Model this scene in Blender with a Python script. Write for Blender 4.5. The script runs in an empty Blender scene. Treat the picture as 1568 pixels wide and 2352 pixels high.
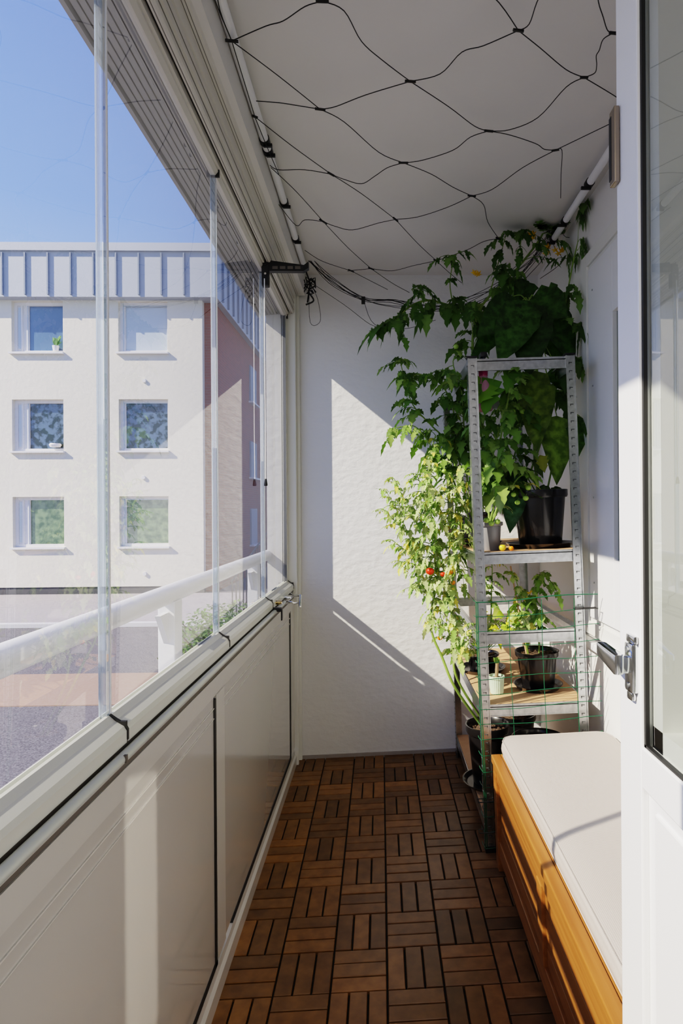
import bpy, bmesh, math, random
from mathutils import Vector, Matrix, Euler
S = bpy.context.scene
COL = S.collection
PI = math.pi
# ------------------------------------------------------------------ camera model
FPX, EYE, YAW, ROLL, TILT, PX, PY = 1370.56, 1.2584, .02504, .0065, .0314, 908.3, 1171.3
def ray(px, py):
    a = (px-PX)/FPX; b = (PY-py)/FPX
    u = a*math.cos(ROLL)+b*math.sin(ROLL); v = -a*math.sin(ROLL)+b*math.cos(ROLL)
    return Vector((u*math.cos(YAW)+math.sin(YAW), -u*math.sin(YAW)+math.cos(YAW), v))
def aty(px, py, Y):
    r = ray(px, py); t = Y/r.y
    return Vector((t*r.x, Y, EYE+t*r.z))
def atz(px, py, Z):
    r = ray(px, py); t = (Z-EYE)/r.z
    return Vector((t*r.x, t*r.y, Z))
cam = bpy.data.cameras.new('camera'); co = bpy.data.objects.new('camera', cam); COL.objects.link(co)
cam.sensor_fit = 'VERTICAL'; cam.sensor_height = 36; cam.sensor_width = 24
cam.lens = FPX*36/2352
cam.shift_x = -(PX-784)/2352; cam.shift_y = (PY-1176)/2352
cam.clip_start = .02
co.matrix_world = Matrix.Translation((0, 0, EYE)) @ Matrix.Rotation(-YAW, 4, 'Z') @ Matrix.Rotation(PI/2, 4, 'X') @ Matrix.Rotation(-ROLL, 4, 'Z')
S.camera = co
# ------------------------------------------------------------------ materials
MATS = {}
def mat(name, col=(.8, .8, .8), rough=.5, metal=0, spec=.5, noise=None, bump=None, attr=None, trans=0, coat=0):
    """noise=(scale, amount, darker colour)  bump=(scale, strength, distance)"""
    m = bpy.data.materials.new(name); m.use_nodes = True
    nt = m.node_tree; b = nt.nodes['Principled BSDF']; L = nt.links
    b.inputs['Base Color'].default_value = (*col, 1); b.inputs['Roughness'].default_value = rough
    b.inputs['Metallic'].default_value = metal; b.inputs['Specular IOR Level'].default_value = spec
    b.inputs['Coat Weight'].default_value = coat; b.inputs['Coat Roughness'].default_value = .05
    tc = nt.nodes.new('ShaderNodeTexCoord')
    src = None
    if attr:
        a = nt.nodes.new('ShaderNodeAttribute'); a.attribute_name = attr; src = a.outputs['Color']
    if noise:
        n = nt.nodes.new('ShaderNodeTexNoise'); n.inputs['Detail'].default_value = 6
        sc = noise[0]
        if isinstance(sc, tuple):
            mp = nt.nodes.new('ShaderNodeMapping'); mp.inputs['Scale'].default_value = sc
            L.new(tc.outputs['Object'], mp.inputs['Vector']); L.new(mp.outputs['Vector'], n.inputs['Vector']); n.inputs['Scale'].default_value = 1
        else:
            L.new(tc.outputs['Object'], n.inputs['Vector']); n.inputs['Scale'].default_value = sc
        r = nt.nodes.new('ShaderNodeValToRGB'); r.color_ramp.elements[0].position = .5-noise[1]; r.color_ramp.elements[1].position = .5+noise[1]
        L.new(n.outputs['Fac'], r.inputs['Fac'])
        mx = nt.nodes.new('ShaderNodeMix'); mx.data_type = 'RGBA'
        L.new(r.outputs['Color'], mx.inputs['Factor'])
        mx.inputs['A'].default_value = (*noise[2], 1)
        if src:
            mu = nt.nodes.new('ShaderNodeMix'); mu.data_type = 'RGBA'; mu.blend_type = 'MULTIPLY'; mu.inputs['Factor'].default_value = 1
            mx.inputs['B'].default_value = (1, 1, 1, 1)
            L.new(src, mu.inputs['A']); L.new(mx.outputs['Result'], mu.inputs['B']); src = mu.outputs['Result']
        else:
            mx.inputs['B'].default_value = (*col, 1); src = mx.outputs['Result']
    if src: L.new(src, b.inputs['Base Color'])
    if bump:
        n2 = nt.nodes.new('ShaderNodeTexNoise'); n2.inputs['Detail'].default_value = 4
        if isinstance(bump[0], tuple):
            mp = nt.nodes.new('ShaderNodeMapping'); mp.inputs['Scale'].default_value = bump[0]
            L.new(tc.outputs['Object'], mp.inputs['Vector']); L.new(mp.outputs['Vector'], n2.inputs['Vector']); n2.inputs['Scale'].default_value = 1
        else:
            L.new(tc.outputs['Object'], n2.inputs['Vector']); n2.inputs['Scale'].default_value = bump[0]
        bp = nt.nodes.new('ShaderNodeBump'); bp.inputs['Strength'].default_value = bump[1]; bp.inputs['Distance'].default_value = bump[2]
        L.new(n2.outputs['Fac'], bp.inputs['Height']); L.new(bp.outputs['Normal'], b.inputs['Normal'])
    if trans:
        t = nt.nodes.new('ShaderNodeBsdfTranslucent'); ms = nt.nodes.new('ShaderNodeMixShader'); ms.inputs[0].default_value = trans
        if src:
            hs = nt.nodes.new('ShaderNodeHueSaturation'); hs.inputs['Value'].default_value = 1.5; hs.inputs['Saturation'].default_value = 1.1
            L.new(src, hs.inputs['Color']); L.new(hs.outputs['Color'], t.inputs['Color'])
        else: t.inputs['Color'].default_value = (*col, 1)
        L.new(b.outputs[0], ms.inputs[1]); L.new(t.outputs[0], ms.inputs[2])
        L.new(ms.outputs[0], nt.nodes['Material Output'].inputs['Surface'])
    MATS[name] = m; return m
def glass(name, tint=(.96, .98, .98), refl=1.0, haze=0.0):
    m = bpy.data.materials.new(name); m.use_nodes = True; nt = m.node_tree; L = nt.links
    nt.nodes.remove(nt.nodes['Principled BSDF'])
    g = nt.nodes.new('ShaderNodeNewGeometry'); d = nt.nodes.new('ShaderNodeVectorMath'); d.operation = 'DOT_PRODUCT'
    L.new(g.outputs['Normal'], d.inputs[0]); L.new(g.outputs['Incoming'], d.inputs[1])
    def mth(op, a, b=None):
        n = nt.nodes.new('ShaderNodeMath'); n.operation = op
        for i, v in enumerate((a, b)):
            if v is None: continue
            if isinstance(v, (int, float)): n.inputs[i].default_value = v
            else: L.new(v, n.inputs[i])
        return n.outputs[0]
    c = mth('ABSOLUTE', d.outputs['Value']); f = mth('POWER', mth('SUBTRACT', 1, c), 5)
    F = mth('ADD', mth('MULTIPLY', f, .96), .04)
    F2 = mth('DIVIDE', mth('MULTIPLY', F, 2*refl), mth('ADD', F, 1))   # two faces of the pane
    tr = nt.nodes.new('ShaderNodeBsdfTransparent'); tr.inputs[0].default_value = (*tint, 1)
    gl = nt.nodes.new('ShaderNodeBsdfGlossy'); gl.inputs['Roughness'].default_value = 0.0
    ms = nt.nodes.new('ShaderNodeMixShader'); L.new(F2, ms.inputs[0]); L.new(tr.outputs[0], ms.inputs[1]); L.new(gl.outputs[0], ms.inputs[2])
    out = ms.outputs[0]
    if haze:
        df = nt.nodes.new('ShaderNodeBsdfDiffuse'); df.inputs[0].default_value = (.9, .92, .95, 1)
        m2 = nt.nodes.new('ShaderNodeMixShader'); m2.inputs[0].default_value = haze
        L.new(out, m2.inputs[1]); L.new(df.outputs[0], m2.inputs[2]); out = m2.outputs[0]
    L.new(out, nt.nodes['Material Output'].inputs['Surface'])
    MATS[name] = m; return m
mat('plaster', (.80, .80, .80), .85, bump=((24, 40, 36), .45, .008), noise=(2.2, .3, (.76, .76, .765)))
mat('wall_paint', (.82, .815, .80), .7, bump=(40, .12, .002))
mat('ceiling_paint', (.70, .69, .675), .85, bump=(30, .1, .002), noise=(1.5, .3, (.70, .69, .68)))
mat('frame_white', (.80, .80, .765), .32)
mat('track', (.62, .605, .57), .38)
mat('track_line', (.17, .16, .145), .5)
mat('track_outer', (.34, .34, .35), .5)
mat('panel', (.60, .585, .55), .12, spec=.6, coat=1.0)
mat('parapet', (.60, .59, .555), .25, coat=.4)
mat('sash', (.60, .61, .565), .3)
mat('tube', (.50, .53, .50), .3)
mat('gasket', (.012, .012, .012), .5)
mat('groove', (.12, .105, .09), .6)
mat('door_white', (.84, .845, .86), .3)
mat('rail_white', (.78, .79, .82), .35)
mat('steel', (.62, .64, .66), .28, metal=1, noise=(60, .25, (.42, .44, .46)))
mat('slot', (.16, .165, .17), .4, metal=.6)
mat('chrome', (.7, .71, .73), .12, metal=1)
mat('brass', (.7, .5, .2), .2, metal=1)
mat('bronze', (.30, .25, .20), .35, metal=.8)
mat('black', (.012, .012, .013), .4)
mat('pot', (.013, .012, .013), .28, coat=.3)
mat('cord', (.02, .02, .022), .7)
mat('white_cord', (.8, .8, .8), .7)
mat('deck', attr='tint', rough=.36, spec=.42, noise=((26, 26, 60), .2, (.62, .58, .55)), bump=((90, 90, 90), .15, .001))
mat('deck_base', (.012, .012, .012), .8)
mat('bench', (.41, .168, .045), .40, noise=((60, 2.2, 60), .22, (.26, .09, .020)), coat=.1)
mat('board', (.58, .36, .20), .7, noise=(30, .3, (.52, .31, .165)))
mat('board_edge', (.62, .36, .17), .6, noise=((3, 3, 220), .2, (.42, .22, .09)))
mat('soil', (.05, .032, .022), .95, bump=(80, 1, .01), noise=(160, .12, (.16, .10, .06)))
mat('wire_green', (.006, .10, .048), .4)
mat('celadon', (.52, .66, .50), .35)
mat('leaf', attr='tint', rough=.55, spec=.3, trans=.3)
mat('bigleaf', attr='tint', rough=.42, spec=.45, trans=.22, noise=(42, .12, (.42, .5, .36)), bump=(30, .6, .006))
mat('stem', (.22, .34, .07), .5)
mat('woody', (.30, .20, .11), .7)
mat('flower', (.9, .62, .02), .6, trans=.3)
mat('tom_red', (.80, .045, .012), .22); mat('tom_green', (.33, .52, .10), .25); mat('tom_orange', (.9, .27, .02), .22); mat('tom_yellow', (.75, .58, .05), .22)
mat('bottle_pink', (.72, .38, .50), .12, trans=.4)
mat('water_pink', (.45, .04, .16), .2)
mat('cup', (.24, .24, .25), .3)
mat('stucco', (.80, .75, .63), .9, bump=(9, .35, .02), noise=(.45, .35, (.745, .70, .585)))
mat('plinth', (.10, .10, .10), .8)
mat('clad', (.46, .49, .53), .5, noise=(.6, .35, (.42, .45, .49)))
mat('clad_seam', (.24, .28, .34), .6)
mat('win_frame', (.78, .76, .73), .5)
mat('asphalt', (.235, .223, .215), .95, noise=(55, .18, (.08, .07, .075)))
mat('path', (.40, .37, .36), .95, noise=(14, .3, (.34, .31, .30)))
mat('board_reflection', (.40, .29, .22), .9, noise=(30, .3, (.36, .23, .15)))
mat('kerb', (.62, .61, .6), .8)
mat('hedge', attr='tint', rough=.8, trans=.2)
mat('bark', (.12, .09, .06), .9)
mat('iron', (.02, .022, .025), .5)
mat('interior', (.42, .40, .38), .8)
mat('ceramic', (.82, .80, .78), .4)
glass('clear_glass', refl=1.1, haze=.003)
glass('edge_glass', (.74, .83, .90), 2.4, .14)
glass('door_glass', (.88, .91, .89), 1.4, .0)
# cushion cloth: fine woven bump
def cloth():
    m = mat('cloth', (.60, .555, .535), .92); nt = m.node_tree; L = nt.links
    tc = nt.nodes.new('ShaderNodeTexCoord'); out = []
    for sc in ((520, 0, 0), (0, 520, 0)):
        w = nt.nodes.new('ShaderNodeTexWave'); w.inputs['Scale'].default_value = 85; w.bands_direction = 'X' if sc[0] else 'Y'
        w.inputs['Distortion'].default_value = .6; w.inputs['Detail'].default_value = 1
        L.new(tc.outputs['Object'], w.inputs['Vector']); out.append(w.outputs['Fac'])
    a = nt.nodes.new('ShaderNodeMath'); a.operation = 'MULTIPLY'; L.new(out[0], a.inputs[0]); L.new(out[1], a.inputs[1])
    bp = nt.nodes.new('ShaderNodeBump'); bp.inputs['Strength'].default_value = .35; bp.inputs['Distance'].default_value = .001
    L.new(a.outputs[0], bp.inputs['Height']); b = nt.nodes['Principled BSDF']; L.new(bp.outputs[0], b.inputs['Normal'])
    r = nt.nodes.new('ShaderNodeValToRGB'); r.color_ramp.elements[0].color = (.40, .36, .335, 1); r.color_ramp.elements[1].color = (.52, .475, .45, 1)
    L.new(a.outputs[0], r.inputs[0]); L.new(r.outputs[0], b.inputs['Base Color'])
cloth()
def brick():
    m = mat('brick', (.3, .12, .09), .9); nt = m.node_tree; L = nt.links
    tc = nt.nodes.new('ShaderNodeTexCoord'); sp = nt.nodes.new('ShaderNodeSeparateXYZ'); cb = nt.nodes.new('ShaderNodeCombineXYZ')
    ad = nt.nodes.new('ShaderNodeMath'); ad.operation = 'ADD'
    L.new(tc.outputs['Object'], sp.inputs[0]); L.new(sp.outputs['X'], ad.inputs[0]); L.new(sp.outputs['Y'], ad.inputs[1])
    L.new(ad.outputs[0], cb.inputs['X']); L.new(sp.outputs['Z'], cb.inputs['Y'])
    b = nt.nodes.new('ShaderNodeTexBrick'); b.inputs['Scale'].default_value = 1
    b.inputs['Brick Width'].default_value = .25; b.inputs['Row Height'].default_value = .078; b.inputs['Mortar Size'].default_value = .008
    b.inputs['Color1'].default_value = (.33, .075, .042, 1); b.inputs['Color2'].default_value = (.25, .055, .034, 1); b.inputs['Mortar'].default_value = (.27, .16, .125, 1)
    L.new(cb.outputs[0], b.inputs['Vector']); L.new(b.outputs['Color'], nt.nodes['Principled BSDF'].inputs['Base Color'])
brick()
def winglass():
    # far windows: dark panes with a mirror sheen and softly varied room behind
    m = mat('far_pane', (.05, .07, .09), .03, spec=1.0, coat=1.0, noise=(1.1, .12, (.10, .16, .07)))
winglass()
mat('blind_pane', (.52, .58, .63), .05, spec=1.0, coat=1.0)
mat('sky_reflection_pane', (.13, .22, .36), .05, spec=1.0, coat=1.0, noise=(.9, .3, (.10, .16, .26)))  # blue of the reflected sky painted into the pane
mat('tree_reflection_pane', (.10, .15, .22), .05, spec=1.0, coat=1.0, noise=(6, .06, (.012, .022, .012)))  # reflected trees painted into the pane as dark blotches
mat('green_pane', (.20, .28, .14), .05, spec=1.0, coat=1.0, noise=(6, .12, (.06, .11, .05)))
# ------------------------------------------------------------------ mesh helpers
def new(): return bmesh.new()
def box(bm, x0, x1, y0, y1, z0, z1, bev=0):
    r = bmesh.ops.create_cube(bm, size=1)['verts']
    for v in r: v.co = Vector((x0+(v.co.x+.5)*(x1-x0), y0+(v.co.y+.5)*(y1-y0), z0+(v.co.z+.5)*(z1-z0)))
    if bev:
        es = list({e for v in r for e in v.link_edges})
        bmesh.ops.bevel(bm, geom=es, offset=bev, segments=2, affect='EDGES', profile=.6)
    return r
def frame_axes(d):
    d = d.normalized(); up = Vector((0, 0, 1)) if abs(d.z) < .95 else Vector((1, 0, 0))
    a = d.cross(up).normalized(); return a, a.cross(d).normalized()
def tube(bm, pts, r0, r1=None, seg=6, cap=True):
    pts = [Vector(p) for p in pts]
    if r1 is None: r1 = r0
    rings = []; n = len(pts); a = None
    for i, p in enumerate(pts):
        d = (pts[min(i+1, n-1)]-pts[max(i-1, 0)])
        if d.length < 1e-9: d = Vector((0, 0, 1))
        d.normalize()
        if a is None: a, b = frame_axes(d)
        else:
            a = (a-d*a.dot(d)); a = a.normalized() if a.length > 1e-6 else frame_axes(d)[0]
            b = a.cross(d).normalized()
        r = r0+(r1-r0)*i/max(n-1, 1)
        rings.append([bm.verts.new(p+(a*math.cos(2*PI*k/seg)+b*math.sin(2*PI*k/seg))*r) for k in range(seg)])
    for i in range(n-1):
        for k in range(seg):
            bm.faces.new((rings[i][k], rings[i][(k+1) % seg], rings[i+1][(k+1) % seg], rings[i+1][k]))
    if cap:
        bm.faces.new(rings[0][::-1]); bm.faces.new(rings[-1])
    return bm
def lathe(bm, prof, seg=32, c=(0, 0, 0)):
    rings = []
    for r, z in prof:
        rings.append([bm.verts.new((c[0]+r*math.cos(2*PI*k/seg), c[1]+r*math.sin(2*PI*k/seg), c[2]+z)) for k in range(seg)] if r > 1e-6 else [bm.verts.new((c[0], c[1], c[2]+z))])
    for A, B in zip(rings, rings[1:]):
        for k in range(seg):
            k2 = (k+1) % seg
            if len(A) == 1 and len(B) == 1: continue
            if len(A) == 1: bm.faces.new((A[0], B[k2], B[k]))
            elif len(B) == 1: bm.faces.new((A[k], A[k2], B[0]))
            else: bm.faces.new((A[k], A[k2], B[k2], B[k]))
    return bm
def sweep_y(bm, prof, y0, y1):
    """closed polygon in (x, z) extruded along y"""
    A = [bm.verts.new((x, y0, z)) for x, z in prof]; B = [bm.verts.new((x, y1, z)) for x, z in prof]
    n = len(prof)
    for i in range(n): bm.faces.new((A[i], A[(i+1) % n], B[(i+1) % n], B[i]))
    bm.faces.new(A[::-1]); bm.faces.new(B)
    return bm
def smooth_path(pts, k=6):
    pts = [Vector(p) for p in pts]; P = [pts[0]]+pts+[pts[-1]]; out = []
    for i in range(1, len(P)-2):
        for j in range(k):
            t = j/k; a, b, c, d = P[i-1], P[i], P[i+1], P[i+2]
            out.append(.5*((2*b)+(c-a)*t+(2*a-5*b+4*c-d)*t*t+(3*b-3*c+d-a)*t**3))
    out.append(pts[-1]); return out
def mw(o):
    m = Matrix.Translation(o.location) @ o.rotation_euler.to_matrix().to_4x4()
    return mw(o.parent) @ m if o.parent else m
def obj(name, bm, m, parent=None, world=False, smooth=False, fix=True):
    if fix: bmesh.ops.recalc_face_normals(bm, faces=bm.faces)
    if world and name in ('foliage', 'stem', 'blossom') and parent and mw(parent).translation.y < 3:     # nothing grows through a wall
        for v in bm.verts: v.co.x = min(v.co.x, .805+.01*math.tanh(v.co.x-.805)) if v.co.x > .805 else v.co.x; v.co.z = min(v.co.z, 2.455); v.co.y = min(v.co.y, 3.055)
    if world and parent: bm.transform(mw(parent).inverted())
    me = bpy.data.meshes.new(name); bm.to_mesh(me); bm.free()
    o = bpy.data.objects.new(name, me); COL.objects.link(o)
    me.materials.append(MATS[m])
    if smooth:
        for p in me.polygons: p.use_smooth = True
        me.set_sharp_from_angle(angle=math.radians(40))
    o.parent = parent
    return o
def thing(name, label, cat, loc=(0, 0, 0), rot=(0, 0, 0), group=None):
    o = bpy.data.objects.new(name, None); COL.objects.link(o); o.location = loc; o.rotation_euler = rot
    o.empty_display_size = .05
    o['label'] = label; o['category'] = cat
    if group: o['group'] = group
    return o
def tag(o, label, cat, group=None):
    o['label'] = label; o['category'] = cat
    if group: o['group'] = group
    return o
def struct(o, label=None, cat=None):
    o['kind'] = 'structure'
    if label: o['label'] = label; o['category'] = cat
    return o
def sroot(name, label, cat):
    return struct(thing(name, label, cat))
LEAN = (0, -TILT, 0)
def floorz(x): return TILT*x
# ================================================================== SETTING
XG, YB, XW, ZC = -.477, 3.07, .82, 2.468     # glass plane, back wall, house wall, ceiling
# floor: parquet of wooden slat squares
rng = random.Random(3)
bm = new(); tl = bm.loops.layers.float_color.new('tint')
def paint(bm, verts, c):
    lay = bm.loops.layers.float_color['tint']
    for f in {f for v in verts for f in v.link_faces}:
        for l in f.loops: l[lay] = (*c, 1)
X00, Y00 = .0094, 3.066
for c in range(-3, 6):
    for r in range(0, 21):
        x0 = X00+c*.15; y1 = Y00-r*.15
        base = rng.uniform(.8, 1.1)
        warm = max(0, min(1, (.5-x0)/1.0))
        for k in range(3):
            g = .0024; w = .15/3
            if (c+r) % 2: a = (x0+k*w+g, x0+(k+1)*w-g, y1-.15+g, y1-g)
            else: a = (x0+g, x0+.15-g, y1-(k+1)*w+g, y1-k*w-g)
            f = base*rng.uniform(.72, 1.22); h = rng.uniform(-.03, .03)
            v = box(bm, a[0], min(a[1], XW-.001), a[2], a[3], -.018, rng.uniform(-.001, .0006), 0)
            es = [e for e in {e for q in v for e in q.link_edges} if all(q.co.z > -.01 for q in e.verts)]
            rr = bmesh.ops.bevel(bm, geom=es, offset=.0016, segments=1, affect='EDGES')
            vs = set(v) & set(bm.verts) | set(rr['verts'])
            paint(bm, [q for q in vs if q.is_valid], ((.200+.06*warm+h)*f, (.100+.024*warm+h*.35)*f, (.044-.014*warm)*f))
for v in bm.verts: v.co.z += floorz(v.co.x)
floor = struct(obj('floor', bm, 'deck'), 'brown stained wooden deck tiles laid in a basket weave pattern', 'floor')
bm = new(); box(bm, -.45, XW, -.1, YB, -.12, -.012)
for v in bm.verts: v.co.z += floorz(v.co.x)
obj('floor_base', bm, 'deck_base', floor)
# walls and ceiling
bm = new(); box(bm, -.45, XW+.1, YB, YB+.2, -.15, ZC+.15)
wb = struct(obj('wall_back', bm, 'plaster'), 'white rough plastered end wall of the balcony', 'wall')
bm = new(); box(bm, -.42, .80, YB-.006, YB, -.012, .016)
for v in bm.verts: v.co.z += floorz(v.co.x)+ (0.0)
obj('plaster_foot', bm, 'path', wb)
bm = new(); box(bm, XW, XW+.2, -.1, YB, -.12, ZC+.15)
struct(obj('wall_right', bm, 'wall_paint'), 'smooth white house wall behind the bench and shelving', 'wall')
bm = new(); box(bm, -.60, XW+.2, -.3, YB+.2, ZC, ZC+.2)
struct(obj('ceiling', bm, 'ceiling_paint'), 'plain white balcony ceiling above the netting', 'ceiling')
# doorway wall behind / beside the camera and the dim room behind it
bm = new()
box(bm, .42, XW+.2, .0, .08, -.1, ZC); box(bm, -.6, .42, .0, .08, 2.2, ZC)
box(bm, XW+.2, 2, -.1, 0, -.1, 2.7)
struct(obj('wall_near', bm, 'wall_paint'), 'white wall around the balcony doorway', 'wall')
bm = new()
box(bm, -.6, 2.1, -3.1, -3.0, -.1, 2.7); box(bm, -.6, -.5, -3, 0, -.1, 2.7); box(bm, 2, 2.1, -3, -.1, -.1, 2.7)
box(bm, -.6, 2.1, -3.1, -.1, 2.6, 2.7); box(bm, -.6, 2.1, -3.1, -.1, -.2, -.1)
struct(obj('wall_room', bm, 'wall_paint'), 'white walls of the room behind the balcony doorway', 'wall')
# exterior pillar closing the balcony beyond the glazing
bm = new(); box(bm, -.565, -.49, 2.982, YB+.25, -1.2, 2.9)
struct(obj('wall_pillar', bm, 'plaster'), 'sunlit white rendered wall end outside the glazing', 'wall')
# ceiling edge beam and glazing track (grooved aluminium)
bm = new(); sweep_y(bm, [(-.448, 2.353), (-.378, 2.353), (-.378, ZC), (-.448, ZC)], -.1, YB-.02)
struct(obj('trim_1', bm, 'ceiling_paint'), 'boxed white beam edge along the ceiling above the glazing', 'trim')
bm = new()
sweep_y(bm, [(-.487, 2.243), (-.455, 2.243), (-.455, 2.262), (-.4465, 2.262), (-.4465, 2.248), (-.436, 2.248), (-.432, 2.252), (-.432, 2.272), (-.437, 2.274), (-.437, 2.281),
             (-.430, 2.283), (-.428, 2.318), (-.433, 2.320), (-.433, 2.326), (-.426, 2.328), (-.420, 2.344), (-.402, 2.346), (-.398, 2.3535), (-.448, 2.3535), (-.448, 2.47), (-.487, 2.47)], -.1, YB-.055)
k0 = len(bm.faces)
for (x, z0, z1) in ((-.4322, 2.2655, 2.268), (-.4292, 2.2985, 2.3005), (-.4335, 2.3205, 2.3258)): box(bm, x-.004, x+.0012, -.1, YB-.055, z0, z1)
for (x0, x1, z) in ((-.478, -.4765, 2.243), (-.466, -.4645, 2.243), (-.4415, -.4400, 2.248), (-.4175, -.4160, 2.3444), (-.41, -.4088, 2.3453)): box(bm, x0, x1, -.1, YB-.055, z-.0011, z+.001)
bm.faces.ensure_lookup_table()
for f in list(bm.faces)[k0:]: f.material_index = 1
tr = struct(obj('trim_2', bm, 'track'), 'grooved aluminium top track of the folding glazing', 'trim'); tr.data.materials.append(MATS['track_line'])
bm = new(); box(bm, -.4555, -.446, -.1, YB-.055, 2.2600, 2.2625); obj('track_slot', bm, 'gasket', tr)
bm = new()
prof = [(-.488, 2.47), (-.488, 2.240)]
x = -.492
for k in range(6):
    prof += [(x, 2.236-.001*k), (x-.012, 2.234-.001*k), (x-.0125, 2.240), (x-.0155, 2.240)]; x -= .016
prof += [(-.590, 2.222), (-.600, 2.222), (-.600, 2.47)]
sweep_y(bm, prof, -.3, 3.0)
struct(obj('trim_3', bm, 'track_outer'), 'ribbed outer fascia above the balcony glazing', 'trim')
# parapet (left wall): sill, grooves, panels
lw = sroot('wall_left', 'white metal balcony parapet with glossy recessed panels', 'wall')
bm = new()
sweep_y(bm, [(-.49, .832), (-.436, .832), (-.436, .846), (-.445, .848), (-.445, .860), (-.49, .860)], .02, YB-.06)
box(bm, -.49, -.436, .02, YB-.06, .775, .822)                       # top rail below the groove
box(bm, -.49, -.44, .02, YB-.06, .820, .834)
def frame_z(a, b, z0, z1): box(bm, -.49, -.436, a, b, z0, z1)
frame_z(1.585, 1.665, .075, .776); frame_z(2.885, YB-.06, .075, .776); frame_z(.02, .30, .075, .776)
sweep_y(bm, [(-.49, -.05), (-.428, -.014), (-.428, .032), (-.436, .040), (-.436, .062), (-.49, .062)], .02, YB-.06)
obj('parapet_frame', bm, 'parapet', lw)
for a, b in ((.30, 1.585), (1.665, 2.885)):
    bm = new(); box(bm, -.47, -.4395, a, b-.016, .078, .776); obj('panel', bm, 'panel', lw)
    bm = new(); box(bm, -.49, -.4370, b-.017, b+.003, .062, .765); box(bm, -.49, -.4370, a+.08, b, .055, .077); obj('gasket', bm, 'gasket', lw)
    bm = new(); box(bm, -.47, -.4372, a, b-.014, .742, .7445); box(bm, -.47, -.4372, a, b-.014, .716, .7175); obj('bead', bm, 'track', lw)
bm = new(); box(bm, -.46, -.4385, .02, YB-.06, .8215, .8325); box(bm, -.46, -.4402, .02, YB-.07, .853, .8622); obj('top_groove', bm, 'groove', lw)
# corner post against the back wall
bm = new(); box(bm, -.487, -.424, YB-.06, YB-.004, -.02, 2.353, .003); box(bm, -.424, -.408, YB-.018, YB-.002, -.02, 2.353, .002)
box(bm, -.45, -.418, YB-.075, YB-.055, -.02, .83, .002)
struct(obj('trim_4', bm, 'frame_white'), 'white corner profile where the glazing meets the end wall', 'trim')
# tubular hand rail on the sill
bm = new(); tube(bm, [(-.430, .02, .851), (-.430, 2.66, .851)], .0088, seg=16)
hr = tag(obj('handrail_tube', bm, 'tube', smooth=True), 'long grey green tube running along the glazing sill', 'rail')
bm = new(); box(bm, -.441, -.4195, .99, .996, .846, .858); obj('tube_clip', bm, 'groove', hr)
# folding glass sashes
Ys = [-.35, .33, 1.04, 1.735, 2.43, 3.005]
for i in range(5):
    a, b = Ys[i], Ys[i+1]
    r = sroot('window_%d' % (i+1), ['frameless folding glass pane partly behind the camera', 'near folding glass pane left of the thick clear edge strip', 'folding glass pane between the thick edge strip and the second strip',
        'folding glass pane below the black latch arm', 'farthest folding glass pane against the corner profile'][i], 'window')
    bm = new(); v = [bm.verts.new(p) for p in ((XG, a+.002, .895), (XG, b-.004, .895), (XG, b-.004, 2.25), (XG, a+.002, 2.25))]; bm.faces.new(v)
    obj('glass_pane', bm, 'clear_glass', r)
    bm = new()   # bottom sash rail: sloped shoulder then upright face
    sweep_y(bm, [(-.487, .862), (-.4385, .862), (-.4385, .882), (-.443, .890), (-.458, .899), (-.468, .908), (-.473, .909), (-.473, .900), (-.481, .900), (-.481, .909), (-.487, .906)], a+.003, b-.003)
    obj('sash_rail', bm, 'sash', r)
    bm = new(); sweep_y(bm, [(-.484, 2.226), (-.470, 2.226), (-.462, 2.236), (-.462, 2.2435), (-.484, 2.2435)], a+.003, b-.003); obj('top_clip', bm, 'track', r)
    bm = new(); box(bm, -.486, -.4400, b-.0034, b+.0034, .866, .898); 
    sweep_y(bm, [(-.472, .897), (-.4372, .866), (-.4372, .884), (-.442, .893), (-.457, .902), (-.468, .910)], b-.0032, b+.0032)
    box(bm, -.484, -.459, b-.003, b+.003, 2.222, 2.245)
    obj('joint_seal', bm, 'gasket', r)
    if i < 4:
        w = (.0, .004, .0085, .006, .005)[i+1] if i else .004
        w = {0: .006, 1: .0095, 2: .0065, 3: .006}[i]
        bm = new(); box(bm, XG-.007, XG+.007, b-w, b+w, .905, 2.245, .002); obj('edge_strip', bm, 'edge_glass', r)
        bm = new(); box(bm, XG-.0085, XG-.0065, b-w*.5, b-w*.1, .905, 2.245); box(bm, XG+.0062, XG+.0085, b+w*.35, b+w*.75, .905, 2.245); obj('edge_bead', bm, 'rail_white', r)
    else:
        bm = new(); box(bm, XG-.008, XG+.010, b-.03, b, .90, 2.245, .002); obj('edge_strip', bm, 'frame_white', r)
        bm = new(); box(bm, XG-.003, XG+.0105, b-.034, b-.0305, .905, 2.23); obj('edge_seal', bm, 'slot', r)
# outside hand rail with posts and gussets
rt = thing('balcony_railing', 'white round outer railing with posts just outside the glazing', 'railing', (-.555, 0, -.2))
bm = new(); tube(bm, [(-.568, -.6, 1.037), (-.568, 3.05, 1.037), (-.568, 3.09, 1.034), (-.568, 3.12, 1.022)], .0255, seg=24); obj('rail', bm, 'rail_white', rt, True, True)
for yy in (.55, 1.62, 2.68):
    bm = new(); box(bm, -.590, -.545, yy-.03, yy+.03, -.25, 1.02, .003)
    v = [bm.verts.new(p) for p in ((-.575, yy-.03, .992), (-.575, yy-.09, .992), (-.575, yy-.03, .91), (-.561, yy-.03, .992), (-.561, yy-.09, .992), (-.561, yy-.03, .91))]
    for f in ((0, 1, 2), (5, 4, 3), (0, 3, 4, 1), (1, 4, 5, 2), (2, 5, 3, 0)): bm.faces.new([v[k] for k in f])
    obj('post', bm, 'rail_white', rt, True)
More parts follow.
